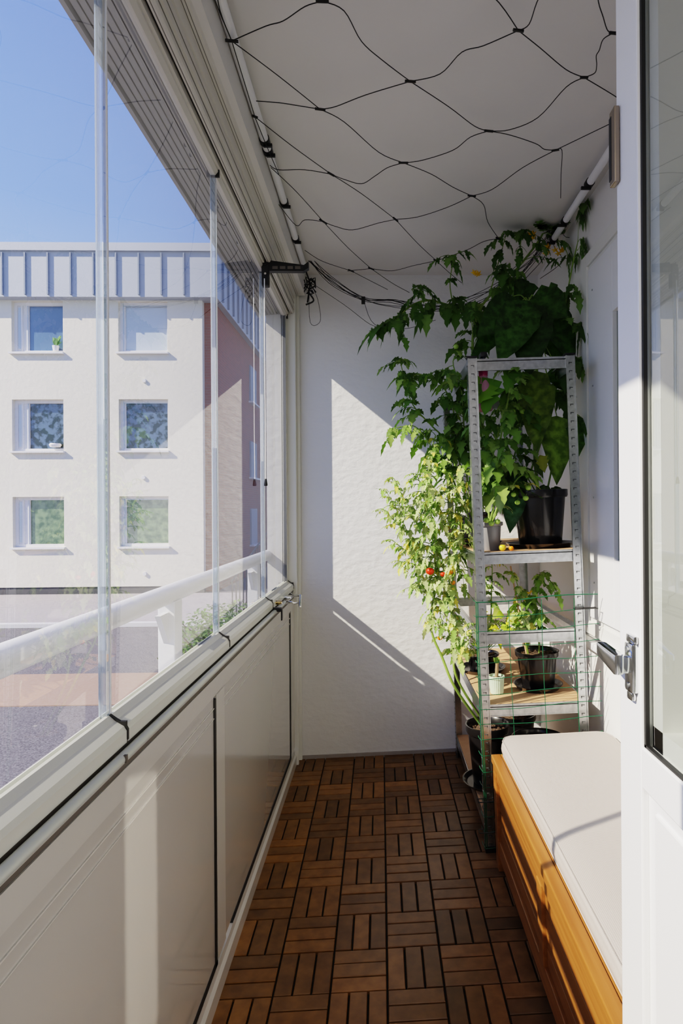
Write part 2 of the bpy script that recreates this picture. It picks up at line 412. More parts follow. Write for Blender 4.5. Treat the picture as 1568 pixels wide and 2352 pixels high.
# house window on the right wall
hw = sroot('window_6', 'white framed house window beside the shelving above the bench', 'window')
bm = new()
def casing(bm, x0, x1, ya, yb, za, zb, w):
    box(bm, x0, x1, yb-w, yb, za, zb, .002); box(bm, x0, x1, ya, ya+w, za, zb, .002); box(bm, x0, x1, ya+w, yb-w, zb-w, zb, .002); box(bm, x0, x1, ya+w, yb-w, za, za+w, .002)
casing(bm, XW-.018, XW+.01, .95, 2.345, .775, 2.245, .05); casing(bm, XW-.010, XW+.01, 1.0, 2.295, .825, 2.195, .02)
obj('casing', bm, 'frame_white', hw)
bm = new(); casing(bm, XW-.020, XW+.01, 1.025, 2.268, .845, 2.172, .235); obj('sash', bm, 'door_white', hw)
bm = new(); box(bm, XW-.004, XW+.0005, 1.10, 2.185, .92, 2.09); obj('window_glass', bm, 'far_pane', hw)
for zz in (.98, 1.30, 1.72, 2.08):
    bm = new(); tube(bm, [(XW-.0195, 2.222, zz), (XW-.0225, 2.222, zz)], .0035, seg=8); obj('screw', bm, 'steel', hw)
bm = new(); box(bm, XW-.055, XW, .9, 2.385, .742, .768, .004); box(bm, XW-.012, XW, .93, 2.36, .715, .742, .002)
struct(obj('trim_5', bm, 'door_white'), 'white sill under the house window', 'trim')
# ================================================================== DOOR (open, seen along its inner face)
DX, DY = .362, .90
d1 = sroot('door_1', 'white half glazed balcony door standing open at the right', 'door')
bm = new()
box(bm, DX, DX+.055, DY-.075, DY, .05, 2.19, .003); box(bm, DX, DX+.055, .10, .19, .05, 2.19, .003)
box(bm, DX, DX+.055, .19, DY-.075, .868, .925, .002); box(bm, DX, DX+.055, .19, DY-.075, 2.09, 2.19, .002); box(bm, DX, DX+.055, .19, DY-.075, .05, .20, .002)
obj('door_frame', bm, 'door_white', d1)
bm = new(); box(bm, DX+.010, DX+.045, .19, DY-.0755, .20, .868); box(bm, DX+.006, DX+.02, .215, DY-.10, .225, .845, .003); obj('lower_panel', bm, 'door_white', d1)
bm = new()
for a in ((DY-.0805, DY-.0745, .925, 2.09), (.19, .196, .925, 2.09), (.19, DY-.075, .925, .929), (.19, DY-.075, 2.086, 2.09)): box(bm, DX+.004, DX+.0095, a[0], a[1], a[2], a[3])
obj('glazing_gasket', bm, 'gasket', d1)
bm = new()
for a in ((DY-.105, DY-.0755, .925, 2.09), (.19, .215, .925, 2.09), (.19, DY-.075, .925, .955)): box(bm, DX+.016, DX+.055, a[0], a[1], a[2], a[3])
obj('glazing_bead', bm, 'frame_white', d1)
bm = new(); v = [bm.verts.new((DX+.0098, y, z)) for y, z in ((.19, .925), (DY-.075, .925), (DY-.075, 2.09), (.19, 2.09))]; bm.faces.new(v)
obj('door_glass', bm, 'door_glass', d1)
bm = new(); box(bm, DX-.009, DX-.001, DY-.016, DY+.004, 1.748, 1.862, .0015); lp = obj('latch_keeper', bm, 'bronze', d1)
bm = new(); box(bm, DX-.0095, DX-.0065, DY-.004, DY+.0045, 1.757, 1.853); obj('keeper_slot', bm, 'gasket', lp)
# chrome handle
HY = DY-.054
bm = new(); box(bm, DX-.010, DX+.001, HY-.013, HY+.013, .996, 1.066, .004); box(bm, DX-.030, DX-.009, HY-.010, HY+.010, 1.024, 1.048, .004)
hd = obj('handle', bm, 'chrome', d1, smooth=True)
bm = new(); box(bm, DX-.034, DX-.019, HY-.012, HY+.045, 1.022, 1.052, .005)
for v in bm.verts:
    t = (v.co.y-HY)/.045
    if t > 0: v.co.z = 1.038+.012*t+(v.co.z-1.038)*(1-.35*t); v.co.x -= .006*t
obj('lever', bm, 'chrome', hd, smooth=True)
bm = new(); box(bm, DX-.008, DX-.001, HY-.016, HY+.012, 1.066, 1.078, .003); box(bm, DX-.008, DX-.001, HY-.008, HY+.010, .984, .996, .003); obj('end_cap', bm, 'chrome', hd, smooth=True)
for zz in (1.057, 1.005):
    bm = new(); tube(bm, [(DX-.0095, HY, zz), (DX-.0125, HY, zz)], .0045, seg=12); obj('screw', bm, 'steel', hd)
# ================================================================== SHELVING
SX, SY, SW, SD, SH = .375, 2.16, .392, .86, 1.80
sh = thing('shelving_unit', 'tall galvanised steel shelving rack with perforated posts and brown boards', 'shelf', (SX, SY, floorz(SX)), LEAN)
Msh = mw(sh)
def SL(x, y, z): return Msh @ Vector((x, y, z))
LV = [(.105, True), (.535, True), (.80, False), (1.09, True), (1.795, False)]
for (cx, sx) in ((0, 1), (SW, -1)):
    for (cy, sy) in ((0, 1), (SD, -1)):
        bm = new(); W = .034
        box(bm, *sorted((cx, cx+sx*W)), *sorted((cy, cy+sy*.0022)), 0, SH); box(bm, *sorted((cx, cx+sx*.0022)), *sorted((cy, cy+sy*W)), 0, SH)
        box(bm, *sorted((cx+sx*(W-.0035), cx+sx*W)), *sorted((cy, cy-sy*.004)), 0, SH)     # rolled lip
        box(bm, *sorted((cx, cx+sx*.004)), *sorted((cy-sy*.001, cy-sy*.004)), 0, SH)
        k0 = len(bm.faces); z = .03
        while z < SH-.03:       # pressed slots on both faces
            x0 = cx+sx*.011
            box(bm, *sorted((x0, x0+sx*.012)), *sorted((cy-sy*.0016, cy+sy*.0005)), z, z+.0028)
            box(bm, *sorted((x0+sx*.0095, x0+sx*.012)), *sorted((cy-sy*.0016, cy+sy*.0005)), z-.005, z+.0028)
            y0 = cy+sy*.011
            box(bm, *sorted((cx-sx*.0012, cx+sx*.0005)), *sorted((y0, y0+sy*.012)), z, z+.004)
            z += .0305
        bm.faces.ensure_lookup_table()
        dark = list(bm.faces)[k0:]
        for f in dark: f.material_index = 1
        p = obj('post', bm, 'steel', sh); p.data.materials.append(MATS['slot'])
        bm = new(); box(bm, *sorted((cx-sx*.002, cx+sx*(W+.002))), *sorted((cy-sy*.005, cy+sy*(W*.8))), SH-.004, SH+.004, .001); obj('post_cap', bm, 'black', p)
        bm = new(); box(bm, *sorted((cx-sx*.002, cx+sx*(W+.002))), *sorted((cy-sy*.005, cy+sy*(W*.8))), -.001, .022, .001); obj('post_foot', bm, 'black', p)
for z, bd in LV:
    for cy, sy in ((0, 1), (SD, -1)):
        bm = new(); box(bm, .010, SW-.010, *sorted((cy+sy*.003, cy+sy*.0055)), z-.045, z-.001); box(bm, .010, SW-.010, *sorted((cy+sy*.003, cy+sy*.022)), z-.012, z-.009); box(bm, .010, SW-.010, *sorted((cy+sy*.001, cy+sy*.008)), z-.045, z-.041)
        obj('beam', bm, 'steel', sh)
    for cx, sx in ((0, 1), (SW, -1)):
        bm = new(); box(bm, *sorted((cx+sx*.003, cx+sx*.0055)), .010, SD-.010, z-.045, z-.001); box(bm, *sorted((cx+sx*.003, cx+sx*.022)), .010, SD-.010, z-.012, z-.009)
        obj('beam', bm, 'steel', sh)
    if bd:
        bm = new(); box(bm, .007, SW-.007, .007, SD-.007, z-.009, z, .0008); obj('shelf_board', bm, 'board', sh)
# green wire mesh panel tied to the shelf front
wm = thing('wire_mesh_panel', 'green coated wire mesh panel tied to the front of the shelving', 'mesh panel', (SX-.006, SY-.03, floorz(SX)), LEAN)
bm = new(); rw = random.Random(4)
H0, H1 = .03, .915
nz = 17
for i in range(nz):
    z = H0+(H1-H0)*i/(nz-1)
    pts = [(x*.44/8, rw.uniform(-.0015, .0015), z+.004*math.sin(x*.8+i)+.012*x/8) for x in range(9)]
    tube(bm, pts, .0013 if i < nz-1 else .002, seg=5)
for x in (0, .006, .118, .236, .354):
    tube(bm, [(x+.003*math.sin(z), .002, H0+(H1-H0)*z/6) for z in range(7)], .0018 if x < .01 else .0013, seg=5)
for i in range(nz):
    z = H0+(H1-H0)*i/(nz-1); tube(bm, [(0, 0, z), (-.004, .03, z), (-.004, .05, z)], .0013, seg=5)
obj('mesh_wires', bm, 'wire_green', wm)
for (x, z) in ((.385, .875), (.01, .20), (.01, .09)):
    bm = new(); tube(bm, [(x-.03, -.006, z), (x+.02, -.008, z+.002), (x+.05, -.004, z), (x+.05, .02, z), (x-.03, .02, z), (x-.03, -.006, z)], .002, seg=5); obj('cable_tie', bm, 'black', wm)
# ================================================================== BENCH + CUSHION
BX, BY0, BY1 = .398, .93, 2.085
bn = thing('storage_bench', 'honey coloured slatted wooden storage bench under the cushion', 'bench', (BX, BY0, floorz(BX)), LEAN)
BL, BW, BH = BY1-BY0, XW-.012-BX, .385
for cx in (0, BW-.04):
    for cy in (0, BL-.045):
        bm = new(); box(bm, cx, cx+.04, cy, cy+.045, 0, BH-.024, .003); obj('leg', bm, 'bench', bn)
bm = new(); box(bm, .004, .036, .045, BL-.045, .045, .105, .003); obj('rail', bm, 'bench', bn)
bm = new(); box(bm, .004, .036, .045, BL-.045, BH-.075, BH-.024, .003); obj('rail', bm, 'bench', bn)
bm = new(); mid = .565; box(bm, .002, .034, mid-.022, mid+.022, .105, BH-.075, .003); obj('stile', bm, 'bench', bn)
for (ya, yb) in ((.047, mid-.023), (mid+.023, BL-.047)):
    n = 4; z0, z1 = .108, BH-.078; h = (z1-z0)/n
    for k in range(n):
        bm = new(); box(bm, .012, .026, ya, yb, z0+k*h+.002, z0+(k+1)*h-.003, .003); obj('slat', bm, 'bench', bn)
for cy in (.006, BL-.03):
    bm = new(); box(bm, .042, BW-.042, cy, cy+.024, .06, BH-.026, .002); obj('end_panel', bm, 'bench', bn)
bm = new(); box(bm, BW-.036, BW-.012, .047, BL-.047, .06, BH-.026, .002); obj('back_panel', bm, 'bench', bn)
bm = new(); box(bm, -.004, .028, -.004, BL+.004, BH-.026, BH, .003); box(bm, .0295, .055, -.004, BL+.004, BH-.024, BH-.001, .002); box(bm, .058, BW, -.004, BL+.004, BH-.024, BH-.002, .003); obj('lid', bm, 'bench', bn)
bm = new(); box(bm, .010, .030, .03, BL-.03, BH-.031, BH-.0235, .002); obj('moulding', bm, 'bench', bn)
cu = thing('seat_cushion', 'pale greige woven bench cushion lying on the wooden bench', 'cushion', (BX+.022, BY0+.06, floorz(BX)+BH), LEAN)
CL, CW, CH = BL-.035, BW-.024, .062
bm = new()
nx, ny = 14, 34
def cush(u, v):   # rounded footprint
    x, y = u*CW, v*CL
    return x, y
top = {}
import itertools
r_c = .05
def rnd(x, y):
    # pull the corners of the grid in so the outline is rounded
    for (cx, cy, sx, sy) in ((r_c, r_c, -1, -1), (CW-r_c, r_c, 1, -1), (r_c, CL-r_c, -1, 1), (CW-r_c, CL-r_c, 1, 1)):
        dx, dy = (x-cx)*sx, (y-cy)*sy
        if dx > 0 and dy > 0:
            m = max(dx, dy); l = math.hypot(dx, dy)
            if l > 0: return cx+sx*dx*m/l, cy+sy*dy*m/l
    return x, y
def cell(z, bul):
    g = []
    xs = [0, .012]+[.012+(CW-.024)*i/nx for i in range(1, nx)]+[CW-.012, CW]
    ys = [0, .012]+[.012+(CL-.024)*i/ny for i in range(1, ny)]+[CL-.012, CL]
    for x in xs:
        row = []
        for y in ys:
            e = min(x, CW-x, y, CL-y); X, Y = rnd(x, y)
            zz = z+bul*(1-math.exp(-e/.035))+.0015*math.sin(Y*9)*math.sin(X*11)*(1 if bul > 0 else 0)
            row.append(bm.verts.new((X, Y, zz)))
        g.append(row)
    return g
T = cell(CH-.008, .010); B = cell(.004, -.003)
for g, fl in ((T, 1), (B, 0)):
    for i in range(len(g)-1):
        for j in range(len(g[0])-1): bm.faces.new((g[i][j], g[i+1][j], g[i+1][j+1], g[i][j+1]))
I, J = len(T), len(T[0])
loop = [(i, 0) for i in range(I)]+[(I-1, j) for j in range(1, J)]+[(i, J-1) for i in range(I-2, -1, -1)]+[(0, j) for j in range(J-2, 0, -1)]
edge_t = []
rows = []
for k in range(5):
    t = k/4; bulge = .006*math.sin(PI*t)
    row = []
    for (i, j) in loop:
        a, b = T[i][j].co, B[i][j].co
        if k == 0: row.append(T[i][j]); continue
        if k == 4: row.append(B[i][j]); continue
        c = Vector((CW/2, CL/2, 0)); p = a.lerp(b, t); o = Vector((max(-1, min(1, (p.x-c.x)/(CW/2)*1.0)) if i in (0, I-1) else 0, (1 if j == J-1 else -1 if j == 0 else 0), 0))
        row.append(bm.verts.new(p+o*bulge))
    rows.append(row)
for A, Bq in zip(rows, rows[1:]):
    n = len(A)
    for i in range(n): bm.faces.new((A[i], A[(i+1) % n], Bq[(i+1) % n], Bq[i]))
edge_t = [v.co.copy() for v in rows[0]]; edge_b = [v.co.copy() for v in rows[-1]]
obj('cushion_cover', bm, 'cloth', cu, smooth=True)
bm = new(); tube(bm, edge_t+[edge_t[0]], .0022, seg=6, cap=False); tube(bm, edge_b+[edge_b[0]], .0022, seg=6, cap=False); obj('piping', bm, 'cloth', cu, smooth=True)
# ================================================================== LEAVES AND PLANTS
def V(*a): return Vector(a)
def leaflet(bm, base, d, n, L, W, rng, droop=.4, lob=.25, col=(.1, .25, .04), st=7, fold=.25, curl=.0):
    lay = bm.loops.layers.float_color['tint']
    d = d.normalized(); side = d.cross(n)
    if side.length < 1e-4: side = d.cross(V(1, 0, 0))
    side.normalize(); n = side.cross(d).normalized()
    rows = []; ph = rng.choice((0, 1)); tw = rng.uniform(-.5, .5)
    for i in range(st+1):
        t = i/st
        w = W*.5*(math.sin(PI*min(1, t**.72))**.85 if 0 < t < 1 else 0.0)
        w *= (1+lob*(1 if (i+ph) % 2 else -1))
        c = base+d*(L*t*(1-.25*droop*t))-V(0, 0, 1)*(droop*L*t*t*.8)
        s = (side*math.cos(tw*t)+n*math.sin(tw*t))
        back = -d*w*.25*(1 if (i+ph) % 2 else .2)
        if i in (0, st): rows.append([bm.verts.new(c)])
        else:
            f = n*(fold*w-curl*w*w/W+(W*.05*math.sin(i*2.1+ph*2) if st >= 10 else 0))
            rows.append([bm.verts.new(c+s*w+f+back), bm.verts.new(c), bm.verts.new(c-s*w+f+back)])
    fs = []
    for A, B in zip(rows, rows[1:]):
        if len(A) == 1: fs += [bm.faces.new((A[0], B[1], B[0])), bm.faces.new((A[0], B[2], B[1]))]
        elif len(B) == 1: fs += [bm.faces.new((A[0], A[1], B[0])), bm.faces.new((A[1], A[2], B[0]))]
        else: fs += [bm.faces.new((A[0], A[1], B[1], B[0])), bm.faces.new((A[1], A[2], B[2], B[1]))]
    k = rng.uniform(.75, 1.3); vein = {}
    for i, row in enumerate(rows):
        for j, v in enumerate(row):
            q = 1.0
            if st >= 10: q = 1.55 if len(row) == 3 and j == 1 else (1.25 if i % 2 else .8)
            elif len(row) == 3 and j == 1: q = 1.22
            vein[v] = q
    for f in fs:
        f.smooth = True
        for l in f.loops:
            q = k*vein[l.vert]; l[lay] = (col[0]*q, col[1]*q, col[2]*q, 1)
def pick(rng, pal): return rng.choice(pal)
def compound(bm, base, d, L, rng, pal, droop=.7, pairs=3, size=.055, lob=.3):
    """tomato leaf: drooping rachis with pairs of lobed leaflets"""
    lay = bm.loops.layers.float_color['tint']
    d = d.normalized(); up = V(0, 0, 1); pts = []
    for i in range(7):
        t = i/6; pts.append(base+d*(L*t)-up*(droop*L*t*t*.7))
    n0 = len(bm.faces)
    tube(bm, pts, .0018, .0007, seg=4, cap=False)
    bm.faces.ensure_lookup_table()
    for f in list(bm.faces)[n0:]:
        for l in f.loops: l[lay] = (.16, .27, .06, 1)
    side = d.cross(up); side = side.normalized() if side.length > 1e-3 else V(1, 0, 0)
    for k in range(pairs):
        t = .38+.5*k/max(1, pairs-1) if pairs > 1 else .6
        i = min(5, int(t*6)); p = pts[i].lerp(pts[i+1], t*6-i); td = (pts[i+1]-pts[i]).normalized()
        for s in (1, -1):
            dd = (td*rng.uniform(.35, .8)+side*s*rng.uniform(.6, 1)-up*rng.uniform(.1, .6)).normalized()
            nn = (up+td*.4+side*s*-.2+V(rng.uniform(-.4, .4), rng.uniform(-.4, .4), 0)).normalized()
            leaflet(bm, p, dd, nn, size*rng.uniform(.6, 1.1)*(1-.15*k), size*rng.uniform(.36, .52), rng, rng.uniform(.3, 1.0)*droop, lob, pick(rng, pal))
    td = (pts[-1]-pts[-2]).normalized()
    leaflet(bm, pts[-1], td, (up+td*.3).normalized(), size*rng.uniform(1, 1.4), size*rng.uniform(.5, .7), rng, .6*droop, lob, pick(rng, pal))
def leafbm():
    bm = new(); bm.loops.layers.float_color.new('tint'); return bm
DARK = [(.065, .14, .030), (.085, .175, .040), (.05, .11, .026), (.12, .21, .055)]
MID = [(.12, .22, .045), (.17, .28, .065), (.09, .175, .035), (.22, .32, .09)]
PALE = [(.30, .40, .14), (.38, .46, .20), (.24, .36, .11), (.45, .50, .26), (.54, .50, .12), (.18, .30, .07), (.40, .45, .22)]
def ps(seq):
    """pixel way-points with depth -> world points"""
    return [aty(x, y, Y) for x, y, Y in seq]
def blossoms(parent, at, rng):
    bm = new()
    for k in range(4):
        c = at+V(rng.uniform(-.02, .02), rng.uniform(-.01, .01), rng.uniform(-.025, .01)); d = V(rng.uniform(-.5, .5), -.6, -.8).normalized(); a, b = frame_axes(d)
        for j in range(5):
            q = 2*PI*j/5; e = (a*math.cos(q)+b*math.sin(q)); s = d.cross(e)
            v = [bm.verts.new(p) for p in (c+s*.0025, c+e*.008+d*.003+s*.003, c+e*.016-d*.004, c+e*.008+d*.003-s*.003, c-s*.0025)]
            bm.faces.new(v)
        tube(bm, [c, c+d*.009], .0025, .0008, seg=5)
    obj('blossom', bm, 'flower', parent, True)
def fruit(parent, c, r, m, rng):
    bm = new(); bmesh.ops.create_uvsphere(bm, u_segments=18, v_segments=12, radius=r)
    for v in bm.verts:
        q = v.co.z/r; v.co.z *= .93
        if q > .75: v.co.z -= r*.12*(q-.75)/.25
        v.co += c
    o = obj('tomato', bm, m, parent, True, True)
    bm = new()
    for j in range(5):
        q = 2*PI*j/5+rng.random(); e = V(math.cos(q), math.sin(q), 0); s = V(-e.y, e.x, 0); t = c+V(0, 0, r*.86)
        v = [bm.verts.new(p) for p in (t+s*.0018, t+e*r*.45+V(0, 0, r*.06)+s*.0012, t+e*r*.8+V(0, 0, r*.1), t+e*r*.45+V(0, 0, r*.06)-s*.0012, t-s*.0018)]; bm.faces.new(v)
    tube(bm, [c+V(0, 0, r*.8), c+V(.003, 0, r*1.35)], .0013, seg=5)
    obj('calyx', bm, 'stem', o, True)
    return o
def vine(stem, fol, path, r0, r1, rng, pal, every=.045, L=(.09, .17), size=.055, start=.15, droop=.8, out=(0, -.3, 0), pairs=3, lob=.3, spread=1):
    pts = smooth_path(path, 6); tube(stem, pts, r0, r1, seg=7)
    tot = sum((b-a).length for a, b in zip(pts, pts[1:])); acc = 0; nxt = start*tot; s = rng.choice((1, -1))
    for a, b in zip(pts, pts[1:]):
        acc += (b-a).length
        while acc >= nxt:
            t = (b-a).normalized(); q = frame_axes(t)[0]
            d = (q*s*rng.uniform(.5, 1)*spread+V(*out)+t*rng.uniform(.1, .7)+V(rng.uniform(-.4, .4), rng.uniform(-.5, .3), rng.uniform(-.1, .5)))
            k = 1-.35*acc/tot
            compound(fol, b.copy(), d, rng.uniform(*L)*k, rng, pal, droop*rng.uniform(.6, 1.3), pairs, size*k*rng.uniform(.8, 1.2), lob)
            s = -s; nxt += every*rng.uniform(.7, 1.3)
    return pts
def cap_tip(fol, p, d, rng, pal, n=4, L=.06, size=.035):
    for k in range(n): compound(fol, p, d+V(rng.uniform(-.9, .9), rng.uniform(-.9, .4), rng.uniform(-.4, .6)), L*rng.uniform(.7, 1.2), rng, pal, .8, 2, size)
def pot_parts(root, r, h, saucer=0, top=None, m='pot', ribs=False, rim=.006):
    """pot in root-local space standing on z=0"""
    z0 = .006 if saucer else 0
    if saucer:
        bm = new(); lathe(bm, [(0, 0), (saucer*.86, 0), (saucer, .016), (saucer*1.02, .018), (saucer*.97, .018), (saucer*.84, .005), (0, .005)], 40); obj('saucer', bm, m, root, smooth=True)
    bm = new(); rb = r*.76
    prof = [(0, z0), (rb, z0), (rb+.002, z0+.004), (rb+(r-rb)*.84, z0+h*.86), (r+rim*.5, z0+h*.865), (r+rim, z0+h*.9), (r+rim, z0+h), (r+rim-.004, z0+h+.001), (r-.003, z0+h-.004), (r-.006, z0+h*.86), (0, z0+h*.86)]
    seg = 48
    lathe(bm, prof, seg)
    if ribs:
        for v in bm.verts:
            a = math.atan2(v.co.y, v.co.x); rr = math.hypot(v.co.x, v.co.y)
            if rr > rb*.9 and round(a/(2*PI/seg)) % 2: v.co.x *= .965; v.co.y *= .965
    obj('pot', bm, m, root, smooth=not ribs)
    bm = new(); rs = random.Random(7)
    lathe(bm, [(r-.006, z0+h*.87), (r*.5, z0+h*.90), (0, z0+h*.91)], 24)
    for v in bm.verts: v.co.z += rs.uniform(-.003, .003)
    if m == 'pot':
        for k in range(26):
            a = rs.uniform(0, 6.28); q = r*.85*math.sqrt(rs.random()); s = rs.uniform(.003, .007)
            box(bm, q*math.cos(a)-s, q*math.cos(a)+s, q*math.sin(a)-s*.6, q*math.sin(a)+s*.6, z0+h*.88, z0+h*.91+s*.5)
    obj('soil', bm, 'soil', root)
    return z0+h*.9
# --- the big leaved plant in the large black pot, upper board
z3 = LV[3][0]
bl = thing('potted_pepper', 'large dark leaved plant in a big black pot on the upper board', 'plant', SL(.285, .165, z3+.0005), LEAN)
pot_parts(bl, .104, .215, .132)
rg = random.Random(11); st = new(); fo = leafbm()
base = mw(bl) @ V(0, 0, .19)
stem1 = smooth_path([base, base+V(-.01, .02, .2), aty(1235, 900, 2.42), aty(1225, 780, 2.42), aty(1215, 700, 2.42)]); tube(st, stem1, .007, .004, seg=8)
stem2 = [base+V(.02, -.01, -.01), aty(1268, 1060, 2.31), aty(1258, 985, 2.32)]; tube(st, smooth_path(stem2), .0042, .003, seg=7)
def big(px, py, Y, tx, ty, TY, w, col, root=None, droop=.25, fold=.2):
    a = aty(px, py, Y); b = aty(tx, ty, TY); dv = b-a
    leaflet(fo, a, dv+V(0, 0, dv.length*droop*.5), V(0, -1, .45), dv.length*1.05, w, rg, droop, .05, col, 10, fold, .1)
    if root: tube(st, smooth_path([root, (root+a)/2+V(0, 0, .02), a]), .0028, .002, seg=6)
D2 = [(.030, .080, .016), (.040, .105, .020), (.026, .07, .014)]
tp = stem1[-1]; tm = stem1[-4]
for (a, w, k) in (((1200, 690, 2.40, 1100, 760, 2.30), .15, 0), ((1215, 690, 2.38, 1150, 815, 2.28), .17, 1), ((1225, 680, 2.42, 1300, 720, 2.36), .17, 1), ((1215, 700, 2.38, 1215, 840, 2.28), .18, 2), ((1245, 700, 2.42, 1312, 810, 2.36), .16, 0), ((1190, 715, 2.46, 1085, 815, 2.36), .11, 1), ((1180, 680, 2.5, 1240, 655, 2.44), .15, 2), ((1240, 760, 2.45, 1290, 830, 2.42), .12, 1)):
    big(*a, w, D2[k], tp)
for (a, w, c) in (((1228, 852, 2.34, 1232, 1010, 2.26), .145, (.15, .23, .035)), ((1278, 955, 2.32, 1278, 1092, 2.27), .12, (.12, .20, .03)), ((1205, 880, 2.40, 1165, 985, 2.30), .10, (.05, .12, .02)), ((1262, 850, 2.40, 1320, 905, 2.36), .10, (.05, .13, .02)),
                  ((1188, 1080, 2.30, 1172, 1205, 2.24), .11, (.05, .13, .06)), ((1265, 1125, 2.31, 1225, 1135, 2.22), .05, (.05, .12, .02)), ((1262, 1128, 2.31, 1298, 1128, 2.25), .04, (.05, .12, .02)), ((1325, 955, 2.36, 1322, 1045, 2.32), .085, (.05, .13, .02))):
    big(*a, w, c, tm if a[1] < 1000 else base, .2)
obj('stem', st, 'stem', bl, True, True); obj('foliage', fo, 'bigleaf', bl, True, fix=False)
# --- tomato vine that climbs to the ceiling net (small black pot behind the big one)
def plant(name, label, loc, pot, **kw):
    r = thing(name, label, 'plant', loc, LEAN); pot_parts(r, *pot, **kw); r['group'] = 'tomato plants on the shelving'; return r
t1 = plant('tomato_plant', 'tallest tomato vine, climbing from the upper board to the ceiling netting', SL(.10, .42, z3+.0005), (.062, .135, .085))
rg = random.Random(21); st = new(); fo = leafbm(); b1 = mw(t1) @ V(0, 0, .12)
p = ps([(1112, 1050, 2.58), (1090, 880, 2.58), (1086, 770, 2.6), (1108, 700, 2.62), (1180, 625, 2.62), (1240, 548, 2.58), (1262, 490, 2.55)])
vine(st, fo, [b1]+p, .0075, .004, rg, DARK, .07, (.11, .18), .075, .34, 1.1)
p2 = ps([(1108, 700, 2.62), (1045, 704, 2.62), (985, 690, 2.58), (940, 705, 2.55), (905, 742, 2.52)])
vine(st, fo, p2, .0065, .0025, rg, DARK, .036, (.08, .14), .082, .05, 1.2)
for q in (((1040, 700, 2.62), (1033, 650, 2.6), (1042, 590, 2.58)), ((1120, 690, 2.62), (1145, 600, 2.6), (1160, 545, 2.58)), ((1200, 605, 2.6), (1195, 560, 2.58), (1205, 530, 2.56)), ((1250, 530, 2.57), (1290, 560, 2.55), (1310, 600, 2.52)), ((1150, 650, 2.62), (1165, 640, 2.5), (1170, 620, 2.45)), ((1085, 800, 2.58), (1085, 760, 2.5), (1080, 720, 2.45)), ((985, 690, 2.58), (960, 680, 2.54), (945, 665, 2.5))):
    v = ps(q); vine(st, fo, v, .003, .0015, rg, DARK, .05, (.06, .10), .06, .4, 1.1); cap_tip(fo, v[-1], V(0, -.2, .3), rg, DARK, 3, .08, .055)
cap_tip(fo, p[-1], V(.2, -.2, .8), rg, DARK, 4, .08, .055); cap_tip(fo, p2[-1], V(-.5, -.2, -.3), rg, DARK, 5, .09, .08)
p3 = ps([(1200, 1120, 2.5), (1275, 900, 2.46), (1282, 815, 2.44), (1298, 700, 2.42), (1322, 575, 2.40), (1352, 482, 2.38)])
vine(st, fo, [b1]+p3, .005, .0025, rg, DARK, .075, (.10, .15), .07, .45, 1.1); cap_tip(fo, p3[-1], V(0, -.3, .4), rg, DARK, 7, .10, .07)
for q in (((1290, 765, 2.42), (1330, 748, 2.40), (1395, 752, 2.36)), ((1325, 575, 2.40), (1350, 560, 2.36), (1375, 545, 2.34)), ((1283, 830, 2.44), (1310, 815, 2.40), (1345, 835, 2.36)), ((1300, 960, 2.42), (1318, 950, 2.38), (1335, 960, 2.36))):
    v = ps(q); vine(st, fo, v, .0022, .0012, rg, DARK, .028, (.05, .09), .06, .25, 1.1)
for (x, y, Y) in ((1258, 570, 2.56), (1282, 570, 2.54), (1093, 625, 2.60), (1225, 535, 2.55), (1215, 880, 2.5)): blossoms(t1, aty(x, y, Y), rg)
for (x, y, r, m) in ((1244, 828, .012, 'tom_green'), (1253, 831, .013, 'tom_green'), (1248, 798, .012, 'tom_green'), (1047, 796, .011, 'tom_green')): fruit(t1, aty(x, y, 2.46), r, m, rg)
obj('stem', st, 'stem', t1, True, True); obj('foliage', fo, 'leaf', t1, True, fix=False)
# --- leafy tomato in a clear grey cup at the front of the upper board, fruit hanging
t2 = plant('tomato_plant', 'bushy tomato plant behind the left front post on the upper board', SL(.075, .10, z3+.0005), (.045, .105), m='cup')
rg = random.Random(31); st = new(); fo = leafbm(); b2 = mw(t2) @ V(0, 0, .09)
vine(st, fo, [b2]+ps([(1135, 1150, 2.24), (1140, 1080, 2.24), (1150, 1000, 2.25), (1170, 900, 2.24), (1178, 850, 2.22)]), .0055, .003, rg, MID, .020, (.09, .17), .075, .2)
vine(st, fo, [b2]+ps([(1120, 1130, 2.3), (1115, 1030, 2.34), (1090, 930, 2.34), (1060, 880, 2.32), (1020, 850, 2.3)]), .0045, .002, rg, MID+DARK, .024, (.09, .16), .075, .2)
vine(st, fo, [b2]+ps([(1160, 1120, 2.3), (1180, 1050, 2.36), (1200, 960, 2.38), (1215, 900, 2.36)]), .004, .002, rg, DARK+MID, .022, (.09, .15), .075, .15)
vine(st, fo, [b2]+ps([(1180, 1110, 2.2), (1205, 1090, 2.2), (1212, 1100, 2.2)]), .0035, .0016, rg, PALE, .05, (.05, .08), .045, .3)
for (x, y, Y, tx, ty, w, c) in ((1150, 1050, 2.24, 1122, 1125, .075, (.34, .46, .20)), (1140, 1100, 2.24, 1150, 1175, .07, (.30, .42, .22)), (1120, 880, 2.2, 1080, 930, .11, (.13, .26, .03)), (1130, 870, 2.2, 1110, 950, .09, (.10, .24, .03)), (1175, 850, 2.2, 1160, 905, .06, (.09, .2, .03)), (1175, 850, 2.2, 1198, 885, .06, (.10, .2, .04)), (1240, 1045, 2.26, 1252, 1085, .045, (.28, .3, .05))):
    big(x, y, Y, tx, ty, Y-.03, w, c) if False else leaflet(fo, aty(x, y, Y), aty(tx, ty, Y-.03)-aty(x, y, Y), V(0, -1, .4), (aty(tx, ty, Y)-aty(x, y, Y)).length, w, rg, .2, .22, c, 8)
